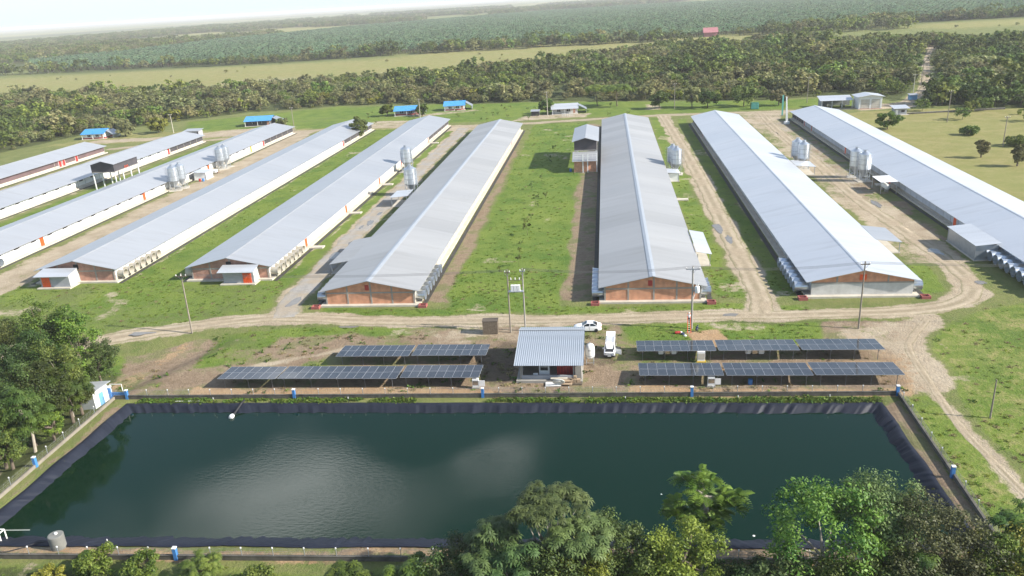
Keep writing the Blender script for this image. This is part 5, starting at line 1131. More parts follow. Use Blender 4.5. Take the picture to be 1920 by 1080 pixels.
for s in (-.25,.25): MB().tube((s,-.35,0),(s*.8,.75,3.0),.05,n=5).build('rail',ORANGE,t)
for k in range(9): 
    f=(k+.7)/9.8; MB().tube((-.25*(1-.2*f),-.35+1.1*f,3.0*f),(.25*(1-.2*f),-.35+1.1*f,3.0*f),.028,n=4).build('rung',WHITE,t)
person('worker in white top and dark trousers standing on the orange ladder',(LADX-.05,LADY-.98,1.62),math.pi,'stand',SHIRT,JEANS,WHITE)
person('worker in navy clothes crouching at the foot of the concrete pole',(13.9,118.9,0),math.pi-.6,'crouch',NAVY,JEANS,NAVY)
tg=thing('tool_bag','red tool bag lying left of the orange ladder','tool bag',(10.9,118.3,0),.2); MB().lathe([(0,-.45),(.2,-.42),(.24,0),(.2,.42),(0,.45)],(0,0,.22),n=10,axis='x').build('bag',RED,tg); MB().tube((-.15,0,.42),(.15,0,.42),.03,n=4).build('handle',BLACK,tg)
for x,y,s,mt,lab in ((11.7,118.0,.5,NAVY,'dark bundle of gear on the ground between the red bag and the ladder'),(12.0,117.3,.4,WHITE,'white sack lying in front of the orange ladder'),(11.5,118.7,.35,WHITE,'small white box beside the dark bundle at the ladder')):
    b=MB(); b.lathe([(s*.5,0),(s*.62,s*.2),(s*.5,s*.5),(s*.2,s*.62),(0,s*.64)],n=9); tag(b.build('gear_bundle',mt,None,(x,y,0),1.1),lab,'gear')
# ------------------------------------------------------------------ vegetation
LEAF_D=leaf_mat('leaf_dark',(.068,.108,.025),(.19,.24,.058))
LEAF_M=leaf_mat('leaf_mid',(.085,.14,.026),(.215,.27,.055))
LEAF_O=leaf_mat('leaf_olive',(.16,.175,.065),(.31,.31,.13))
LEAF_Y=leaf_mat('leaf_yellow_green',(.085,.115,.013),(.25,.27,.038),.22)
LEAF_B=leaf_mat('leaf_bright',(.030,.080,.011),(.16,.245,.036),.22)
LEAF_G=leaf_mat('leaf_grey_green',(.042,.085,.024),(.175,.25,.08),.25)
LEAF_R=leaf_mat('leaf_brownish',(.040,.054,.019),(.12,.135,.045),.2)
LEAF_N=leaf_mat('leaf_near_dark',(.022,.045,.011),(.075,.115,.026),.2)
LEAF_F=leaf_mat('leaf_near_mid',(.035,.068,.014),(.135,.18,.036),.22)
LEAF_P=leaf_mat('palm_frond',(.065,.13,.055),(.155,.235,.11),.25)
def nrm(a): return a/np.maximum(np.linalg.norm(a,axis=-1,keepdims=True),1e-9)
def leaf_mesh(name,V,F4,tint,mats,trunk=None,mi=None):
    """V (n,k,3) polygons with k corners"""
    n,k,_=V.shape; me=bpy.data.meshes.new(name); v=V.reshape(-1,3); tv=np.repeat(tint,k); nv=len(v); faces=n
    tvs=[];tf=[]
    if trunk: tvs=trunk.v; tf=trunk.f
    allv=np.concatenate([v,np.array(tvs,float).reshape(-1,3)]) if tvs else v
    me.vertices.add(len(allv)); me.vertices.foreach_set('co',allv.astype('f').ravel())
    li=np.arange(n*k); ls=np.arange(0,n*k,k); lt=np.full(n,k); m=np.zeros(n,int)
    if tf:
        ex=[i+nv for f in tf for i in f]; st=[];s=n*k
        for f in tf: st.append(s); s+=len(f)
        li=np.concatenate([li,ex]); ls=np.concatenate([ls,st]); lt=np.concatenate([lt,[len(f) for f in tf]]); m=np.concatenate([m,np.ones(len(tf),int)])
    me.loops.add(len(li)); me.loops.foreach_set('vertex_index',li.astype('i')); me.polygons.add(len(ls)); me.polygons.foreach_set('loop_start',ls.astype('i')); me.polygons.foreach_set('loop_total',lt.astype('i'))
    for q in mats: me.materials.append(q)
    me.polygons.foreach_set('material_index',m.astype('i')); me.update()
    a=me.attributes.new('tint','FLOAT','POINT'); a.data.foreach_set('value',np.concatenate([tv,np.zeros(len(allv)-nv)]).astype('f'))
    return me
def clumps(r,n,rx,rz,zc,flat=.55,shape='round'):
    """clump centres through an uneven crown"""
    d=nrm(r.normal(size=(n,3))); low=r.random(n)<.42; d[:,2]=np.where(low,-np.abs(d[:,2])*.9,np.abs(d[:,2]))
    rad=r.uniform(.45,1.,n)**.6; lob=1+.18*np.sin(3*np.arctan2(d[:,1],d[:,0])+r.uniform(0,6))*r.uniform(.5,1)
    c=d*rad[:,None]*np.array([rx,rx,rz])*lob[:,None]
    if shape=='umbrella': c[:,2]=np.abs(c[:,2])*.35+.15*rz-.25*rz*(np.hypot(c[:,0],c[:,1])/rx)**2
    c[:,2]+=zc; return c
def quads(r,cent,nl,cr,ls,up=.5,aspect=.55,nup=.6):
    """leaf blades scattered on the upper skin of each clump"""
    n=len(cent); crs=cr*r.uniform(.6,1.3,n); N=n*nl
    d=nrm(r.normal(size=(N,3))+np.array([0,0,up])); ci=np.repeat(np.arange(n),nl)
    p=cent[ci]+d*(crs[ci]*r.uniform(.35,1.05,N))[:,None]*np.array([1,1,.75])
    nn_=nrm(d+.7*r.normal(size=(N,3))+np.array([0,0,nup])); a=nrm(np.cross(nn_,r.normal(size=(N,3)))); b=np.cross(nn_,a)
    s=ls*r.uniform(.6,1.35,N)[:,None]
    V=np.stack([p-a*s*.5,p+b*s*aspect*.5-nn_*s*.08,p+a*s*.5-nn_*s*.12,p-b*s*aspect*.5-nn_*s*.08],1)
    ct=r.random(n); t=np.clip(ct[ci]*.55+.75*r.random(N)**1.6-.08,0,1); return V,t
def fingers(r,cent,nl,cr,ls,nf=7,droop=.5,width=.2):
    n=len(cent); N=n*nl; ci=np.repeat(np.arange(n),nl); d=nrm(r.normal(size=(N,3))+np.array([0,0,.9])); p=cent[ci]+d*(cr*r.uniform(.4,1.05,N))[:,None]*np.array([1,1,.6])
    ax=nrm(d*.5+np.array([0,0,1.])+.25*r.normal(size=(N,3))); u=nrm(np.cross(ax,r.normal(size=(N,3)))); w=np.cross(ax,u); out=[]; s=ls*r.uniform(.7,1.3,N)[:,None]
    for k in range(nf):
        t=2*math.pi*k/nf; dr=u*math.cos(t)+w*math.sin(t); sd=-u*math.sin(t)+w*math.cos(t)
        m=p+dr*s*.55+ax*s*.05; e=p+dr*s-np.array([0,0,1.])*s*droop
        out.append(np.stack([p,m+sd*s*width*.5,e,m-sd*s*width*.5],1))
    V=np.concatenate(out); ct=r.random(n); t=np.clip(ct[ci]*.7+.3*r.random(N),0,1); return V,np.tile(t,nf)
def feather(r,cent,nl,cr,ls,pairs=6):
    n=len(cent); N=n*nl; ci=np.repeat(np.arange(n),nl); d=nrm(r.normal(size=(N,3))*np.array([1,1,.5])+np.array([0,0,.35])); p=cent[ci]+d*(cr*.3)*r.random(N)[:,None]
    h=nrm(d*np.array([1,1,.6])); up=np.array([0,0,1.]); sd=nrm(np.cross(h,up)+1e-6); s=ls*r.uniform(.7,1.25,N)[:,None]; out=[]
    for k in range(pairs):
        f=(k+1)/pairs; q=p+h*s*f-up*s*(.45*f*f); l=s*.34*(1-.55*abs(f-.45))
        for sg in (-1,1):
            e=q+sd*sg*l+h*l*.45-up*l*.25; b=h*s*.075; out.append(np.stack([q-b,q+b,e+b*.6,e-b*.6],1))
    V=np.concatenate(out); ct=r.random(n); t=np.clip(ct[ci]*.6+.4*r.random(N),0,1); return V,np.tile(t,pairs*2)
def limbs(r,base_h,cent,tr,mat_idx=0,n=7):
    b=MB(); top=np.array([r.normal()*.15*base_h*.3,r.normal()*.15*base_h*.3,base_h]); mid=top*.5+np.array([r.normal()*.12,r.normal()*.12,0])*base_h*.2
    b.tube((0,0,-1.2),mid,tr*1.25,tr*.9,8,caps=False); b.tube(mid,top,tr*.9,tr*.7,8,caps=False)
    ix=r.choice(len(cent),min(n,len(cent)),replace=False)
    for i in ix:
        e=cent[i]; m=top*.5+e*.5+np.array([0,0,-.12*abs(e[2]-top[2])])+r.normal(size=3)*.15; b.tube(top,m,tr*.55,tr*.32,6,caps=False); b.tube(m,e,tr*.32,tr*.08,5,caps=False)
    return b
def zg(x,y): return float(ground_z(np.array([float(x)]),np.array([float(y)]))[0])
# --- full trees with trunk and crown as parts
def tree(label,x,y,h,rx,kind,leaf,seed,rz=None,ncl=None,trunk_r=None,bark=BARK,cat='tree',name='broadleaf_tree',group=None,lean=0,base_f=None,leafsize=None):
    r=np.random.default_rng(seed); rzc=rz or rx*.75; zc=h-rzc*.95; zc=max(zc,h*.3); LB=globals().get('LOBES',{}).get(seed)
    if kind=='quad': c=clumps(r,ncl or int(20+rx*11),rx,rzc,zc); V,t=quads(r,c,int(175),rx*.27+.12,leafsize or .235)
    elif kind=='broad': c=clumps(r,ncl or int(18+rx*10),rx,rzc,zc); V,t=quads(r,c,150,rx*.25+.15,leafsize or .32,aspect=.5)
    elif kind=='finger': c=clumps(r,ncl or int(12+rx*7),rx,rzc,zc); V,t=fingers(r,c,22,rx*.25+.15,leafsize or .46,width=.32,droop=.32)
    elif kind=='umbrella': c=clumps(r,ncl or int(14+rx*7),rx,rzc,zc,shape='umbrella'); V,t=fingers(r,c,22,rx*.23+.15,leafsize or .46,width=.32,droop=.32)
    elif kind=='feather':
        c=clumps(r,ncl or int(12+rx*5),rx,rzc,zc)
        if LB: c=np.concatenate([clumps(r,11,q[3],q[3]*.75,0)+np.array(q[:3]) for q in LB])
        V,t=feather(r,c,11,.55,leafsize or .95)
    T=thing(name,label,cat,(x,y,zg(x,y)),0,group)
    c2=c.copy(); b=limbs(r,base_f*h if base_f else max(.25*h,zc-rzc*.35),c2,trunk_r or .028*h**.8+.03,n=9)
    if lean:
        pass
    b.build('trunk',bark,T,smooth=True)
    put('crown',leaf_mesh('crown',V,None,t,[leaf]),T); return T
LOBES={100:[(-.9,0,10.2,1.5),(2.0,.2,8.6,1.25),(-2.1,.2,7.2,1.35),(.3,.2,6.9,1.3)]}
# foreground bank of trees: x, y, height, radius, kind, leaf, label
FG=[(8.6,61.8,10.6,2.3,'feather',LEAF_B,'lone leafy tree with feathery fronds leaning over the pond water',BARK_P),
 (-5.4,57.8,10.9,2.4,'umbrella',LEAF_G,'pale umbrella shaped tree with thin bare forked stems over the water',BARK_P),
 (-2.6,56.0,9.4,2.2,'umbrella',LEAF_G,'grey-green umbrella tree directly right of the tallest umbrella tree',BARK_P),
 (-9.6,55.6,9.4,2.6,'finger',LEAF_G,'grey-green finger leaved tree left of the umbrella trees',BARK_P),
 (-13.0,56.2,6.8,2.5,'quad',LEAF_R,'brownish bushy tree at the left end of the near tree bank',BARK),
 (-17.6,55.0,7.8,2.1,'finger',LEAF_B,'small bright finger leaved tree left of the brownish bush',BARK_P),
 (17.6,57.6,11.2,3.9,'broad',LEAF_B,'big bright green broad leaved tree near the right end of the water',BARK_P),
 (22.8,60.4,9.8,3.1,'quad',LEAF_G,'dull grey-green round tree behind the big bright tree',BARK),
 (26.0,57.8,9.6,3.3,'quad',LEAF_R,'brown-green bushy tree overlapping the right bank of the pond',BARK),
 (23.4,55.0,8.6,2.5,'finger',LEAF_B,'bright finger leaved tree below the brown-green tree',BARK),
 (28.8,55.0,8.4,2.9,'quad',LEAF_R,'dark brownish tree at the lower right corner of the pond',BARK),
 (6.2,54.6,8.2,2.5,'quad',LEAF_Y,'yellow-green tree with round crown below the lone leafy tree',BARK),
 (2.8,54.2,6.6,2.5,'quad',LEAF_F,'olive bushy tree left of the yellow-green round tree',BARK),
 (.4,57.2,8.0,2.5,'quad',LEAF_N,'dark green tree behind the umbrella trees at their right',BARK),
 (-2.4,53.0,7.2,2.2,'quad',LEAF_Y,'yellow-green bush in the middle of the near tree bank',BARK),
 (-5.0,52.6,7.6,2.4,'quad',LEAF_N,'dark bush at the bottom edge left of centre',BARK),
 (-8.4,52.4,7.4,2.2,'finger',LEAF_G,'grey-green finger leaved bush at the bottom edge',BARK_P),
 (9.4,52.6,5.2,2.8,'quad',LEAF_N,'deep shaded bush in the gap right of the yellow-green tree',BARK),
 (14.0,52.6,6.6,2.2,'broad',LEAF_G,'grey leaved plant with large rosette leaves below the big bright tree',BARK),
 (19.4,52.2,7.2,2.6,'quad',LEAF_F,'olive yellow bush at the bottom edge right of centre',BARK),
 (24.4,52.0,7.2,2.8,'quad',LEAF_R,'brownish bush at the bottom edge near the right corner',BARK),
 (33.4,57.2,7.4,2.8,'quad',LEAF_Y,'yellowish tree at the lower right edge of the photo',BARK),
 (31.8,52.8,7.8,2.8,'broad',LEAF_B,'bright broad leaved tree in the lower right corner',BARK),
 (36.6,61.6,6.6,2.6,'finger',LEAF_B,'green tree at the right edge outside the pond wall',BARK),
 (-23.4,54.6,7.4,1.8,'umbrella',LEAF_B,'young umbrella tree at the bottom edge left of the brownish bush',BARK_P),
 (-21.0,53.6,6.8,2.0,'quad',LEAF_F,'green bush at the bottom edge below the young umbrella tree',BARK),
 (-14.6,53.2,5.6,2.3,'quad',LEAF_N,'dark low bush at the bottom edge under the small bright tree',BARK),
 (4.4,51.2,6.0,2.6,'quad',LEAF_Y,'pale yellow-green bush at the bottom edge centre right',BARK),
 (12.0,56.6,4.6,2.2,'quad',LEAF_N,'low dark bush in the shade left of the big bright tree',BARK)]
for i,(x,y,h,rx,k,lf,lab,bk) in enumerate(FG):
    tree(lab,x,y+(1.6 if y<55 and x>-16 else 0),h+(1.6+(1.2 if y<55 else 0) if x>-16 else 0),rx*(1.3 if x>-16 else 1.0),k,lf,100+i,bark=bk,name='pond_tree' if h>7 else 'pond_bush',group='trees on the near bank of the pond',rz=rx*(.5 if k=='umbrella' else 1.15),base_f=.5 if k=='umbrella' else None)
LT=[(-81.0,97,15.2,3.6,'quad',LEAF_B,'tall bright green tree at the top of the left tree clump'),(-78.2,98.6,14.0,3.0,'broad',LEAF_B,'bright leafy tree at the right top of the left tree clump'),(-76.2,91.6,12.2,3.3,'quad',LEAF_F,'mid green tree with a forked trunk in the left tree clump'),
 (-84.5,94,13,4.4,'quad',LEAF_F,'dull olive tree at the left edge behind the bright trees'),(-77.0,100.5,8.4,2.8,'quad',LEAF_N,'dark tree behind the white shack'),(-75.4,87.0,10.6,3.6,'quad',LEAF_N,'dark rounded tree left of the white shack'),
 (-80.4,88,12.6,4.6,'quad',LEAF_N,'large dark tree in the middle of the left tree clump'),(-75.0,82.0,9.4,3.0,'finger',LEAF_F,'mid green tree with a pale trunk by the left pond wall'),(-79.4,81.0,10.6,3.8,'quad',LEAF_F,'mid green tree at the lower middle of the left tree clump'),
 (-77.4,75.2,9.6,3.4,'broad',LEAF_B,'glossy bright green tree at the left edge beside the pond'),(-85.6,85,12,4.4,'quad',LEAF_N,'dark tree at the left edge of the photo'),(-74.6,91.8,5.5,2.2,'quad',LEAF_F,'low shrub beside the white shack'),(-81.4,75,9,3.4,'quad',LEAF_N,'dark tree at the far left edge below the glossy tree'),
 (-78.4,92.8,11,3.6,'quad',LEAF_N,'dark tree under the two bright left trees'),(-82,98.5,11,3.6,'quad',LEAF_F,'mid green tree left of the tallest bright tree'),(-75.2,78.2,5.2,2.2,'quad',LEAF_F,'low shrub below the pale trunk by the left pond wall'),
 (-80.5,92,13.5,4.2,'quad',LEAF_N,'dark tree hugging the tallest bright left tree'),(-76.8,84.4,11.5,3.8,'quad',LEAF_N,'dark tree between the white shack and the pale trunk'),(-77.2,79.2,9.4,3.4,'quad',LEAF_N,'dark tree just left of the pale trunk'),(-74.4,89.4,8.2,2.8,'finger',LEAF_F,'feathery mid green tree close to the left pond wall'),(-79,77.4,8,3.2,'quad',LEAF_F,'mid green tree behind the glossy bright tree'),(-73.9,84.6,4.2,1.7,'quad',LEAF_B,'bright shrub against the left pond wall'),(-83.5,101.5,12,4,'quad',LEAF_N,'dark tree at the back of the left clump'),(-87,99,12.5,4.4,'quad',LEAF_F,'olive tree at the back left of the clump')]
for i,(x,y,h,rx,k,lf,lab) in enumerate(LT): tree(lab,x,y,h,rx,k,lf,300+i,rz=h*.40,ncl=int(22+rx*10),group='trees left of the pond',name='clump_tree',trunk_r=.2,bark=BARK_P if i in (7,2) else BARK)
for i,(x,y,h,rx,lf,lab) in enumerate([(-52,60.0,1.9,1.7,LEAF_B,'round green shrub below the near pond wall, left of the blue pillar'),(-46.6,59.8,1.9,1.6,LEAF_B,'green shrub below the near pond wall just left of the blue pillar'),(-40.4,59.6,1.8,2.0,LEAF_M,'spreading shrub right of the near blue pillar'),(-55.4,57.6,2.4,1.6,LEAF_Y,'yellowish shrub at the bottom edge on the left'),(-64.5,58.0,2.2,2.4,LEAF_G,'grey-green spreading shrub at the bottom left'),(-33.5,58.5,2.3,1.5,LEAF_M,'thin shrub at the bottom edge near the young umbrella tree'),(-36.5,57.2,2.2,1.8,LEAF_B,'bright low shrub at the bottom edge')]):
    tree(lab,x,y,h,rx,'finger' if i in (2,4) else 'quad',lf,500+i,name='shrub',cat='shrub',group='shrubs below the near pond wall',leafsize=.26,rz=h*.5,ncl=26)
ED=[(-104.2,329,8.2,4.0,'quad',LEAF_D,'dark round tree at the far end of the brick annexe barn'),(100.9,300,6.2,4.0,'broad',LEAF_M,'round green tree in the dry pasture behind the bright roof'),(24.6,378,7.5,4.4,'quad',LEAF_M,'light tree beside the sandy patch behind the lawn barn'),(62.0,374,9.5,6.2,'quad',LEAF_D,'wide round dark tree next to the green container'),(46.0,374,9,5.0,'broad',LEAF_B,'bright round tree behind the bright barn'),(39.5,378,9,4.6,'quad',LEAF_O,'pale olive tree behind the bright barn'),
 (5.4,392,10.5,8.0,'umbrella',LEAF_M,'broad flat topped tree behind the white roofed house'),(-4,396,10,6.6,'umbrella',LEAF_M,'left flat topped tree right of the white roofed house'),(-27.5,377,6,3.4,'quad',LEAF_B,'bush behind the thin pole in the bare yard'),(-89.5,386,6,3.2,'quad',LEAF_B,'green bush right of the house with the shaded porch'),(-108.5,391,5,3.4,'quad',LEAF_Y,'pale bush left of the house with the shaded porch'),(-229,358,7.5,4.4,'quad',LEAF_O,'thin olive tree right of the leftmost blue roofed house'),(-216,365,7,4.6,'quad',LEAF_Y,'yellowish tree left of the pale lamp pole'),
 (110,246,5.2,1.7,'quad',LEAF_O,'thin small tree in the dry pasture'),(114,233,6.0,1.8,'quad',LEAF_O,'thin small tree nearer in the dry pasture at the right edge'),(-153,366,4.5,2.6,'quad',LEAF_O,'pale shrub in front of the dark blue roofed house'),(122,283,2.6,2.6,'quad',LEAF_M,'low green shrub in the dry pasture'),(77,372,7,3.8,'quad',LEAF_O,'brownish tree left of the white mast'),(127,262,2.4,3.0,'quad',LEAF_M,'low shrub at the right edge of the dry pasture')]
for i,(x,y,h,rx,k,lf,lab) in enumerate(ED): tree(lab,x,y,h,rx,k,lf,700+i,name='yard_tree' if h>5.5 else 'yard_shrub',cat='tree' if h>5.5 else 'shrub',group='trees around the yard behind the barns',rz=h*.42 if k=='quad' else (rx*.3 if k=='umbrella' else h*.45),ncl=26,leafsize=.85 if k!='umbrella' else 1.0,trunk_r=.22)
# saplings in the lawn
sp=MB(); r=np.random.default_rng(5)
def sapling_mesh(seed,h=1.6):
    r=np.random.default_rng(seed); c=clumps(r,7,.55,.6,h*.65); V,t=quads(r,c,14,.25,.28); b=MB(); b.tube((0,0,-.1),(0,0,h*.6),.025,.015,5); return leaf_mesh('sapling',V,None,t,[LEAF_D,BARK],b)
SAP=[sapling_mesh(i,1.4+.3*i) for i in range(3)]
for i,(x,y) in enumerate([(-18.6,311),(-18.2,283),(-18.7,278),(-19.0,263),(-18.3,258),(-19.4,232),(-16.8,211),(-19.1,206),(-18.3,200),(-18.9,190),(-19.3,183),(-18.6,176),(-19.4,168),(-19,161),(-18.2,153),(-21.6,222),(-22,150)]): tag(put('sapling',SAP[i%3],None,(x,y,0),i*1.3,.8+.25*(i%4)),'small dark sapling in the row along the green lawn','sapling','saplings in a row on the green lawn')
for i in range(46):
    x,y=random.uniform(-120,15),random.uniform(356,400)
    if y>362+.25*(x+120)*.2 and -110<x<-60: pass
    tag(put('yard_sapling',SAP[i%3],None,(x,y,0),i,.9+.1*(i%5)),'little shrub dotted over the grass between the houses','shrub','little shrubs on the grass behind the barns')

# --- proto crowns for the woods (single meshes), instanced
def wood_proto(seed,leaf,h,rx,kind='quad',n=150,ls=.95):
    r=np.random.default_rng(seed); rz=h*.46; zc=h-rz; c=clumps(r,26,rx,rz,zc,shape='umbrella' if kind=='umb' else 'round'); V,t=quads(r,c,int(n/5),rx*.28,ls,up=.7,aspect=.7,nup=1.5)
    b=limbs(r,max(1.5,zc-rz*.4),c,.13,n=5); return leaf_mesh('wood_tree',V,None,t,[leaf,BARK],b)
WP=[wood_proto(40,LEAF_D,8.5,4.6),wood_proto(41,LEAF_D,7,4.4),wood_proto(42,LEAF_M,7.8,4.8),wood_proto(43,LEAF_M,6.2,4.4),wood_proto(44,LEAF_O,6.8,4.8),wood_proto(45,LEAF_O,5.4,4.4),wood_proto(46,LEAF_O,7,6.6,'umb'),wood_proto(47,LEAF_Y,5,3.8),wood_proto(48,LEAF_O,7.6,4.0),wood_proto(49,LEAF_D,10,4.2)]
def make_palm(seed):
    r=np.random.default_rng(seed); V=[];T=[]; h=5.5
    for k in range(17):
        a=2*math.pi*k*.618; el=r.uniform(.1,1.25); L=r.uniform(4.2,5.4); d=np.array([math.cos(a),math.sin(a),0]); s=np.array([-math.sin(a),math.cos(a),0]); P=[]
        for f in (0,.35,.7,1.): P.append((np.array([0,0,h])+d*L*f*math.cos(el*.8)+np.array([0,0,1])*(L*f*math.sin(el)-L*.62*f*f),(.25,.75,.6,.08)[len(P)]))
        tt_=r.random()
        for (p,w),(q,w2) in zip(P,P[1:]):
            for sg in (-1,1): V.append([p,q,q+s*sg*w2-np.array([0,0,.25*w2]),p+s*sg*w-np.array([0,0,.25*w])]); T.append(tt_)
    b=MB(); b.tube((0,0,-.5),(0,0,h),.35,.28,6); return leaf_mesh('oil_palm',np.array(V),None,np.array(T),[LEAF_P,BARK],b)
PP=[make_palm(i) for i in range(3)]
def proto_coll(name,meshes):
    c=bpy.data.collections.new(name)
    for i,m in enumerate(meshes): c.objects.link(bpy.data.objects.new('%s_%02d'%(name,i),m))
    return c
def scatter(name,label,P,scale,rot,pick,coll):
    me=bpy.data.meshes.new(name); me.vertices.add(len(P)); me.vertices.foreach_set('co',np.asarray(P,'f').ravel())
    for an,ty,ar in (('sc','FLOAT',scale),('rz','FLOAT',rot),('pick','INT',pick)):
        a=me.attributes.new(an,ty,'POINT'); a.data.foreach_set('value',np.asarray(ar,'i' if ty=='INT' else 'f'))
    o=put(name,me); tag(o,label,kind='stuff')
    ng=bpy.data.node_groups.new(name,'GeometryNodeTree'); ng.interface.new_socket('Geometry',in_out='INPUT',socket_type='NodeSocketGeometry'); ng.interface.new_socket('Geometry',in_out='OUTPUT',socket_type='NodeSocketGeometry')
    gi=ng.nodes.new('NodeGroupInput'); go=ng.nodes.new('NodeGroupOutput'); ip=ng.nodes.new('GeometryNodeInstanceOnPoints'); ci=ng.nodes.new('GeometryNodeCollectionInfo'); ci.inputs['Collection'].default_value=coll; ci.inputs['Separate Children'].default_value=True; ci.inputs['Reset Children'].default_value=True
    def na(n_,ty): q=ng.nodes.new('GeometryNodeInputNamedAttribute'); q.data_type=ty; q.inputs['Name'].default_value=n_; return q.outputs[0]
    ng.links.new(gi.outputs[0],ip.inputs['Points']); ng.links.new(ci.outputs[0],ip.inputs['Instance']); ip.inputs['Pick Instance'].default_value=True; ng.links.new(na('pick','INT'),ip.inputs['Instance Index'])
    cx=ng.nodes.new('ShaderNodeCombineXYZ'); ng.links.new(na('rz','FLOAT'),cx.inputs[2]); ng.links.new(cx.outputs[0],ip.inputs['Rotation']); ng.links.new(na('sc','FLOAT'),ip.inputs['Scale']); ng.links.new(ip.outputs[0],go.inputs[0])
    md=o.modifiers.new('scatter','NODES'); md.node_group=ng; return o
WC=proto_coll('wood_protos',WP); PC=proto_coll('palm_protos',PP)
def jitter_grid(x0,x1,y0,y1,s,jit=.45):
    gx_,gy_=np.meshgrid(np.arange(x0,x1,s),np.arange(y0,y1,s)); P=np.stack([gx_.ravel(),gy_.ravel()],1); return P+rng.uniform(-jit*s,jit*s,P.shape)
# wood behind the farm
P=jitter_grid(-560,640,295,800,5.6,.6); x,y=P.T
k=inside(x,y,WOODS)&(dseg(x,y,BACK[9:])>6.5)&(dseg(x,y,[(115,925),(110,840),(104,760)])>20)
k&=~((dseg(x,y,[(-10,385),(10,390)])<10)|(dseg(x,y,[(20,384),(65,384)])<12))
thin=fbm(x+70,y+40,60); k&=(thin>.36)|(rng.random(len(x))<.25)
k&=~((x>215)&(y>420)&(thin<.47)&(rng.random(len(x))<.8))
for px,py in ((-242,357),(-169,379),(-98,394),(-76,405),(-19,377),(98.6,361),(110,356),(65,364),(136,378),(90,376),(31,375)): k&=np.hypot(x-px,y-py)>9
P=P[k]; x,y=P.T; sp=fbm(x,y,85)+.35*(rng.random(len(x))-.5)
west=ss(60,-220,x)
val=sp+.12*west; pick=np.where(val<.33,rng.choice([0,1,9],len(x)),np.where(val<.46,rng.choice([0,2,3,1],len(x)),np.where(val<.57,rng.choice([2,3,6,4],len(x)),np.where(val<.72,rng.choice([4,5,8,3],len(x)),rng.choice([5,7,4],len(x))))))
sc=(.45+.9*rng.random(len(x))**1.6)*(1-.12*west); sc*=np.where(rng.random(len(x))<.07,1.55,1); sc*=.5+.5*ss(0,14,dseg(x,y,WOODS[1:15])); rot=rng.uniform(0,6.28,len(x))
# nearest trees that show largest are things of their own
order=np.argsort(np.hypot(x,y)); inview=np.abs(x)/y<.72; order=[i for i in order if inview[i]]; ind=order[:285]; rest=np.ones(len(x),bool); rest[ind]=False
kinds={0:'dark green bushy tree',1:'dark green round tree',2:'mid green tree',3:'mid green round tree',4:'dull olive tree',5:'low olive tree',6:'flat topped mid green tree',7:'pale yellowish low tree',8:'slim olive tree',9:'tall slim dark tree'}
for i in ind: tag(put('wood_tree',WP[pick[i]],None,(x[i],y[i],zg(x[i],y[i])),rot[i],float(sc[i])),kinds[int(pick[i])]+' on the near edge of the wood behind the farm yard','tree','trees along the near edge of the wood, '+kinds[int(pick[i])])
scatter('woodland','mixed wood stretching behind the farm',np.stack([x,y,np.zeros(len(x))],1)[rest],sc[rest],rot[rest],pick[rest],WC)
# hedge of trees between pasture and palms, scattered trees further out
line_pts=[]
for a,b_ in zip(PALMS[1:9],PALMS[2:10]):
    n=int(seg_len(a,b_)/3.2)
    for q in range(n):
        xx,yy=lerp(a,b_,q/n)
        if -470<xx: line_pts.append((xx+random.uniform(-4,4),yy-16+random.uniform(-9,7)))
line_pts=np.array(line_pts); line_pts=line_pts[(np.hypot(line_pts[:,0]-113,line_pts[:,1]-908)>34)&(fbm(line_pts[:,0],line_pts[:,1],50)>.34)]
n=len(line_pts); scatter('tree_belt','belt of trees between the pasture and the palms',np.c_[line_pts,np.zeros(n)],rng.uniform(.7,1.2,n),rng.uniform(0,6.28,n),rng.choice([0,1,2,9,8,4],n),WC)
Q=jitter_grid(-1900,1600,700,5200,15); x,y=Q.T; den=fbm(x+900,y,700); k=(np.abs(x)<y*.8)&((den>.53)|((fbm(x,y,260)>.63)))&~(poly(x,y,PALMS,8)>.5)&(y>880)&~inside(x,y,WOODS)
k&=(np.hypot(x-115,y-895)>60); k&=~inside(x,y,[(300,860),(335,985),(700,1020),(900,900),(640,780),(397,830)])
Q=Q[k]; x,y=Q.T; n=len(Q); print('far trees',n)
scatter('far_woodland','distant patches of wood fading into haze',np.c_[Q,np.zeros(n)],rng.uniform(1.2,2.0,n),rng.uniform(0,6.28,n),rng.choice([0,1,2,3,4,8],n),WC)
D=jitter_grid(-600,600,430,900,9); x,y=D.T; k=(rng.random(len(x))<.014)&(poly(x,y,WOODS,5)<.3)&(y<880)
D=D[k]; n=len(D); scatter('pasture_bushes','scattered bushes over the pasture beyond the wood',np.c_[D,np.zeros(n)],rng.uniform(.2,.5,n),rng.uniform(0,6.28,n),rng.choice([5,4,5,7],n),WC)
D=jitter_grid(120,420,180,345,7); x,y=D.T; k=(rng.random(len(x))<.10)&((y>300)|(x>175)); D=D[k]; n=len(D); scatter('pasture_scrub','scrubby bushes over the far side of the dry pasture',np.c_[D,np.zeros(n)],rng.uniform(.3,.8,n),rng.uniform(0,6.28,n),rng.choice([3,4,5,2],n),WC)
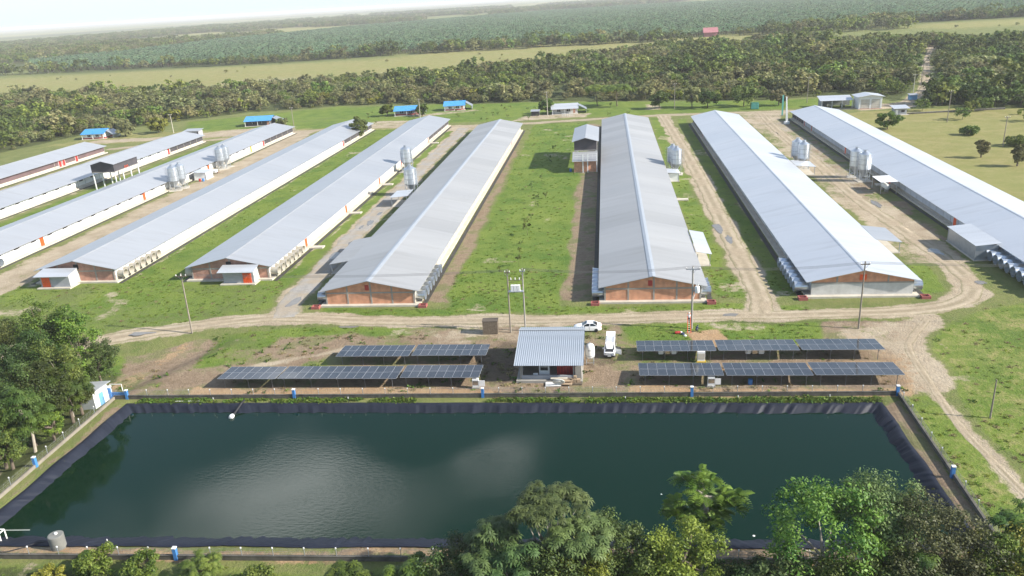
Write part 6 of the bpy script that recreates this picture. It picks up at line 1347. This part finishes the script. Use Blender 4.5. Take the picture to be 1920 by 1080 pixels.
# oil palms in rows
a=R_(6); s=8.6; gx_,gy_=np.meshgrid(np.arange(-1700,2200,s),np.arange(700,3100,s*.87)); gx_=gx_+(np.arange(gx_.shape[0])%2)[:,None]*s/2
x=gx_.ravel()*math.cos(a)-gy_.ravel()*math.sin(a)+120; y=gx_.ravel()*math.sin(a)+gy_.ravel()*math.cos(a)
x+=rng.normal(0,.4,len(x)); y+=rng.normal(0,.4,len(y)); k=inside(x,y,PALMS)&(np.abs(x)<y*.75)&(rng.random(len(x))>.03)&(dseg(x,y,[(-900,1300),(500,1420)])>7)&(dseg(x,y,[(-900,1750),(700,1900)])>8)
x,y=x[k],y[k]; n=len(x); print('palms',n); rot=rng.uniform(0,6.28,n); sc=rng.uniform(.8,1.15,n); pick=rng.integers(0,3,n)
o=np.argsort(np.hypot(x,y))[:290]; rest=np.ones(n,bool); rest[o]=False
for i in o: tag(put('oil_palm',PP[pick[i]],None,(x[i],y[i],0),rot[i],float(sc[i])),'oil palm in the front rows of the distant plantation','palm','oil palms in the front rows of the plantation')
scatter('palm_plantation','oil palm plantation in even rows across the middle distance',np.stack([x,y,np.zeros(n)],1)[rest],sc[rest],rot[rest],pick[rest],PC)

# --- grass and weeds
GRASS=leaf_mat('grass_blade',(.12,.20,.026),(.23,.31,.055),.5,.8); DRYG=leaf_mat('dry_grass_blade',(.16,.14,.06),(.27,.23,.11),.3,.8)
def tuft(seed,leaf,n=26,w=.5,h=.2):
    r=np.random.default_rng(seed); p=np.c_[r.normal(0,w*.5,(n,2)),np.zeros(n)]; d=nrm(np.c_[r.normal(size=(n,2)),np.zeros(n)]); hh=h*r.uniform(.5,1.2,n)[:,None]; up=np.array([0,0,1.])
    sd=np.c_[-d[:,1],d[:,0],np.zeros(n)]*.055; m=p+d*hh*.3+up*hh*.65; e=p+d*hh*.95+up*hh*.8
    V=np.concatenate([np.stack([p-sd,p+sd,m+sd*1.4,m-sd*1.4],1),np.stack([m-sd*1.4,m+sd*1.4,e+sd*.3,e-sd*.3],1)]); t=np.tile(r.random(n),2); return leaf_mesh('grass_tuft',V,None,t,[leaf])
def weed(seed):
    r=np.random.default_rng(seed); c=np.c_[r.normal(0,.3,(7,2)),r.uniform(.1,.35,7)]; V,t=quads(r,c,9,.2,.26,aspect=.7); return leaf_mesh('weed',V,None,t,[LEAF_B])
GC=proto_coll('grass_protos',[tuft(1,GRASS),tuft(2,GRASS,20,.6,.26),tuft(3,GRASS,30,.4,.15),tuft(4,DRYG,24,.5,.2),weed(5),weed(6)])
def attr_at(x,y,arr):
    ix=np.clip(np.searchsorted(gx,x),1,len(gx)-1); iy=np.clip(np.searchsorted(gy,y),1,len(gy)-1); return arr.reshape(len(gy),len(gx),4)[iy,ix]
Q=np.concatenate([jitter_grid(-135,80,98,150,.85),jitter_grid(-34,-6,150,345,1.5),jitter_grid(-104,-88,150,340,1.7),jitter_grid(37,62,42,98,.7),jitter_grid(-74,38,46,61,.7),jitter_grid(-90,-72,58,98,.8),jitter_grid(17,34,134,240,1.2)]); x,y=Q.T
A=attr_at(x,y,m1); B=attr_at(x,y,m2); g=np.clip(A[:,2]+.6*A[:,3]-1.3*A[:,0]-.5*A[:,1]-B[:,0],0,1); blk=np.zeros(len(x),bool)
for cx0,y0 in ((-112.6,147),(-78.3,147),(-43.8,131),(7.7,131),(43.6,132.5),(82.9,131)): blk|=(np.abs(x-cx0)<10.8)&(y>y0-.8)&(y<352)
blk|=(inside(x,y,LIP)|(dseg(x,y,LIP,True)<.8))
k=(rng.random(len(x))<g*np.where(x>40,.14,.5))&~blk; Q=Q[k]; x,y=Q.T; n=len(Q); dryw=A[k][:,3]; print('tufts',n)
pk=np.where(rng.random(n)<.12+.35*dryw,3,rng.choice([0,1,2],n)); pk=np.where((fbm(x,y,6)>.68)&(rng.random(n)<.03),4,pk)
scatter('grass','grass tufts over the lawns between the barns and the pond',np.c_[Q,ground_z(x,y)],rng.uniform(.35,.85,n),rng.uniform(0,6.28,n),pk,GC)
Q=jitter_grid(-80,55,97,123,.9); x,y=Q.T; A=attr_at(x,y,m1); k=(rng.random(len(x))<.28*A[:,1]*(A[:,0]<.3)*(fbm(x,y,8)>.48)); Q=Q[k]; x,y=Q.T; n=len(Q)
scatter('dry_grass','thin dry grass and weeds on the bare ground round the panels',np.c_[Q,ground_z(x,y)],rng.uniform(.5,1.1,n),rng.uniform(0,6.28,n),rng.choice([3,3,3,0,5],n),GC)
# creeping weeds along the far bank of the pond
n=2600; t_=rng.random(n); x=-68+103*t_; y=94.75+.9*t_+rng.uniform(0,1.15,n); k=(fbm(x,y*3,5)>.40)&~((x>-27)&(x<-17)); x,y=x[k],y[k]; n=len(x)
scatter('bank_weeds','low bright weeds along the far bank of the pond',np.c_[x,y,np.zeros(n)],rng.uniform(.35,.8,n),rng.uniform(0,6.28,n),rng.choice([4,5,0,1,0],n),GC)

# ------------------------------------------------------------------ air
hz=MB(); hz.box(-18500,18500,-1400,27000,-6.5,58); 
HZ=bpy.data.materials.new('haze_air'); HZ.use_nodes=True; t=HZ.node_tree; t.nodes.clear(); pv=nn(t,'ShaderNodeVolumePrincipled'); oo=nn(t,'ShaderNodeOutputMaterial'); pv.inputs['Color'].default_value=(1,.995,.985,1); pv.inputs['Density'].default_value=.00012; pv.inputs['Anisotropy'].default_value=0; t.links.new(pv.outputs[0],oo.inputs['Volume'])
ho=hz.build('haze',HZ); ho['kind']='stuff'; ho['label']='thin bright haze filling the air'
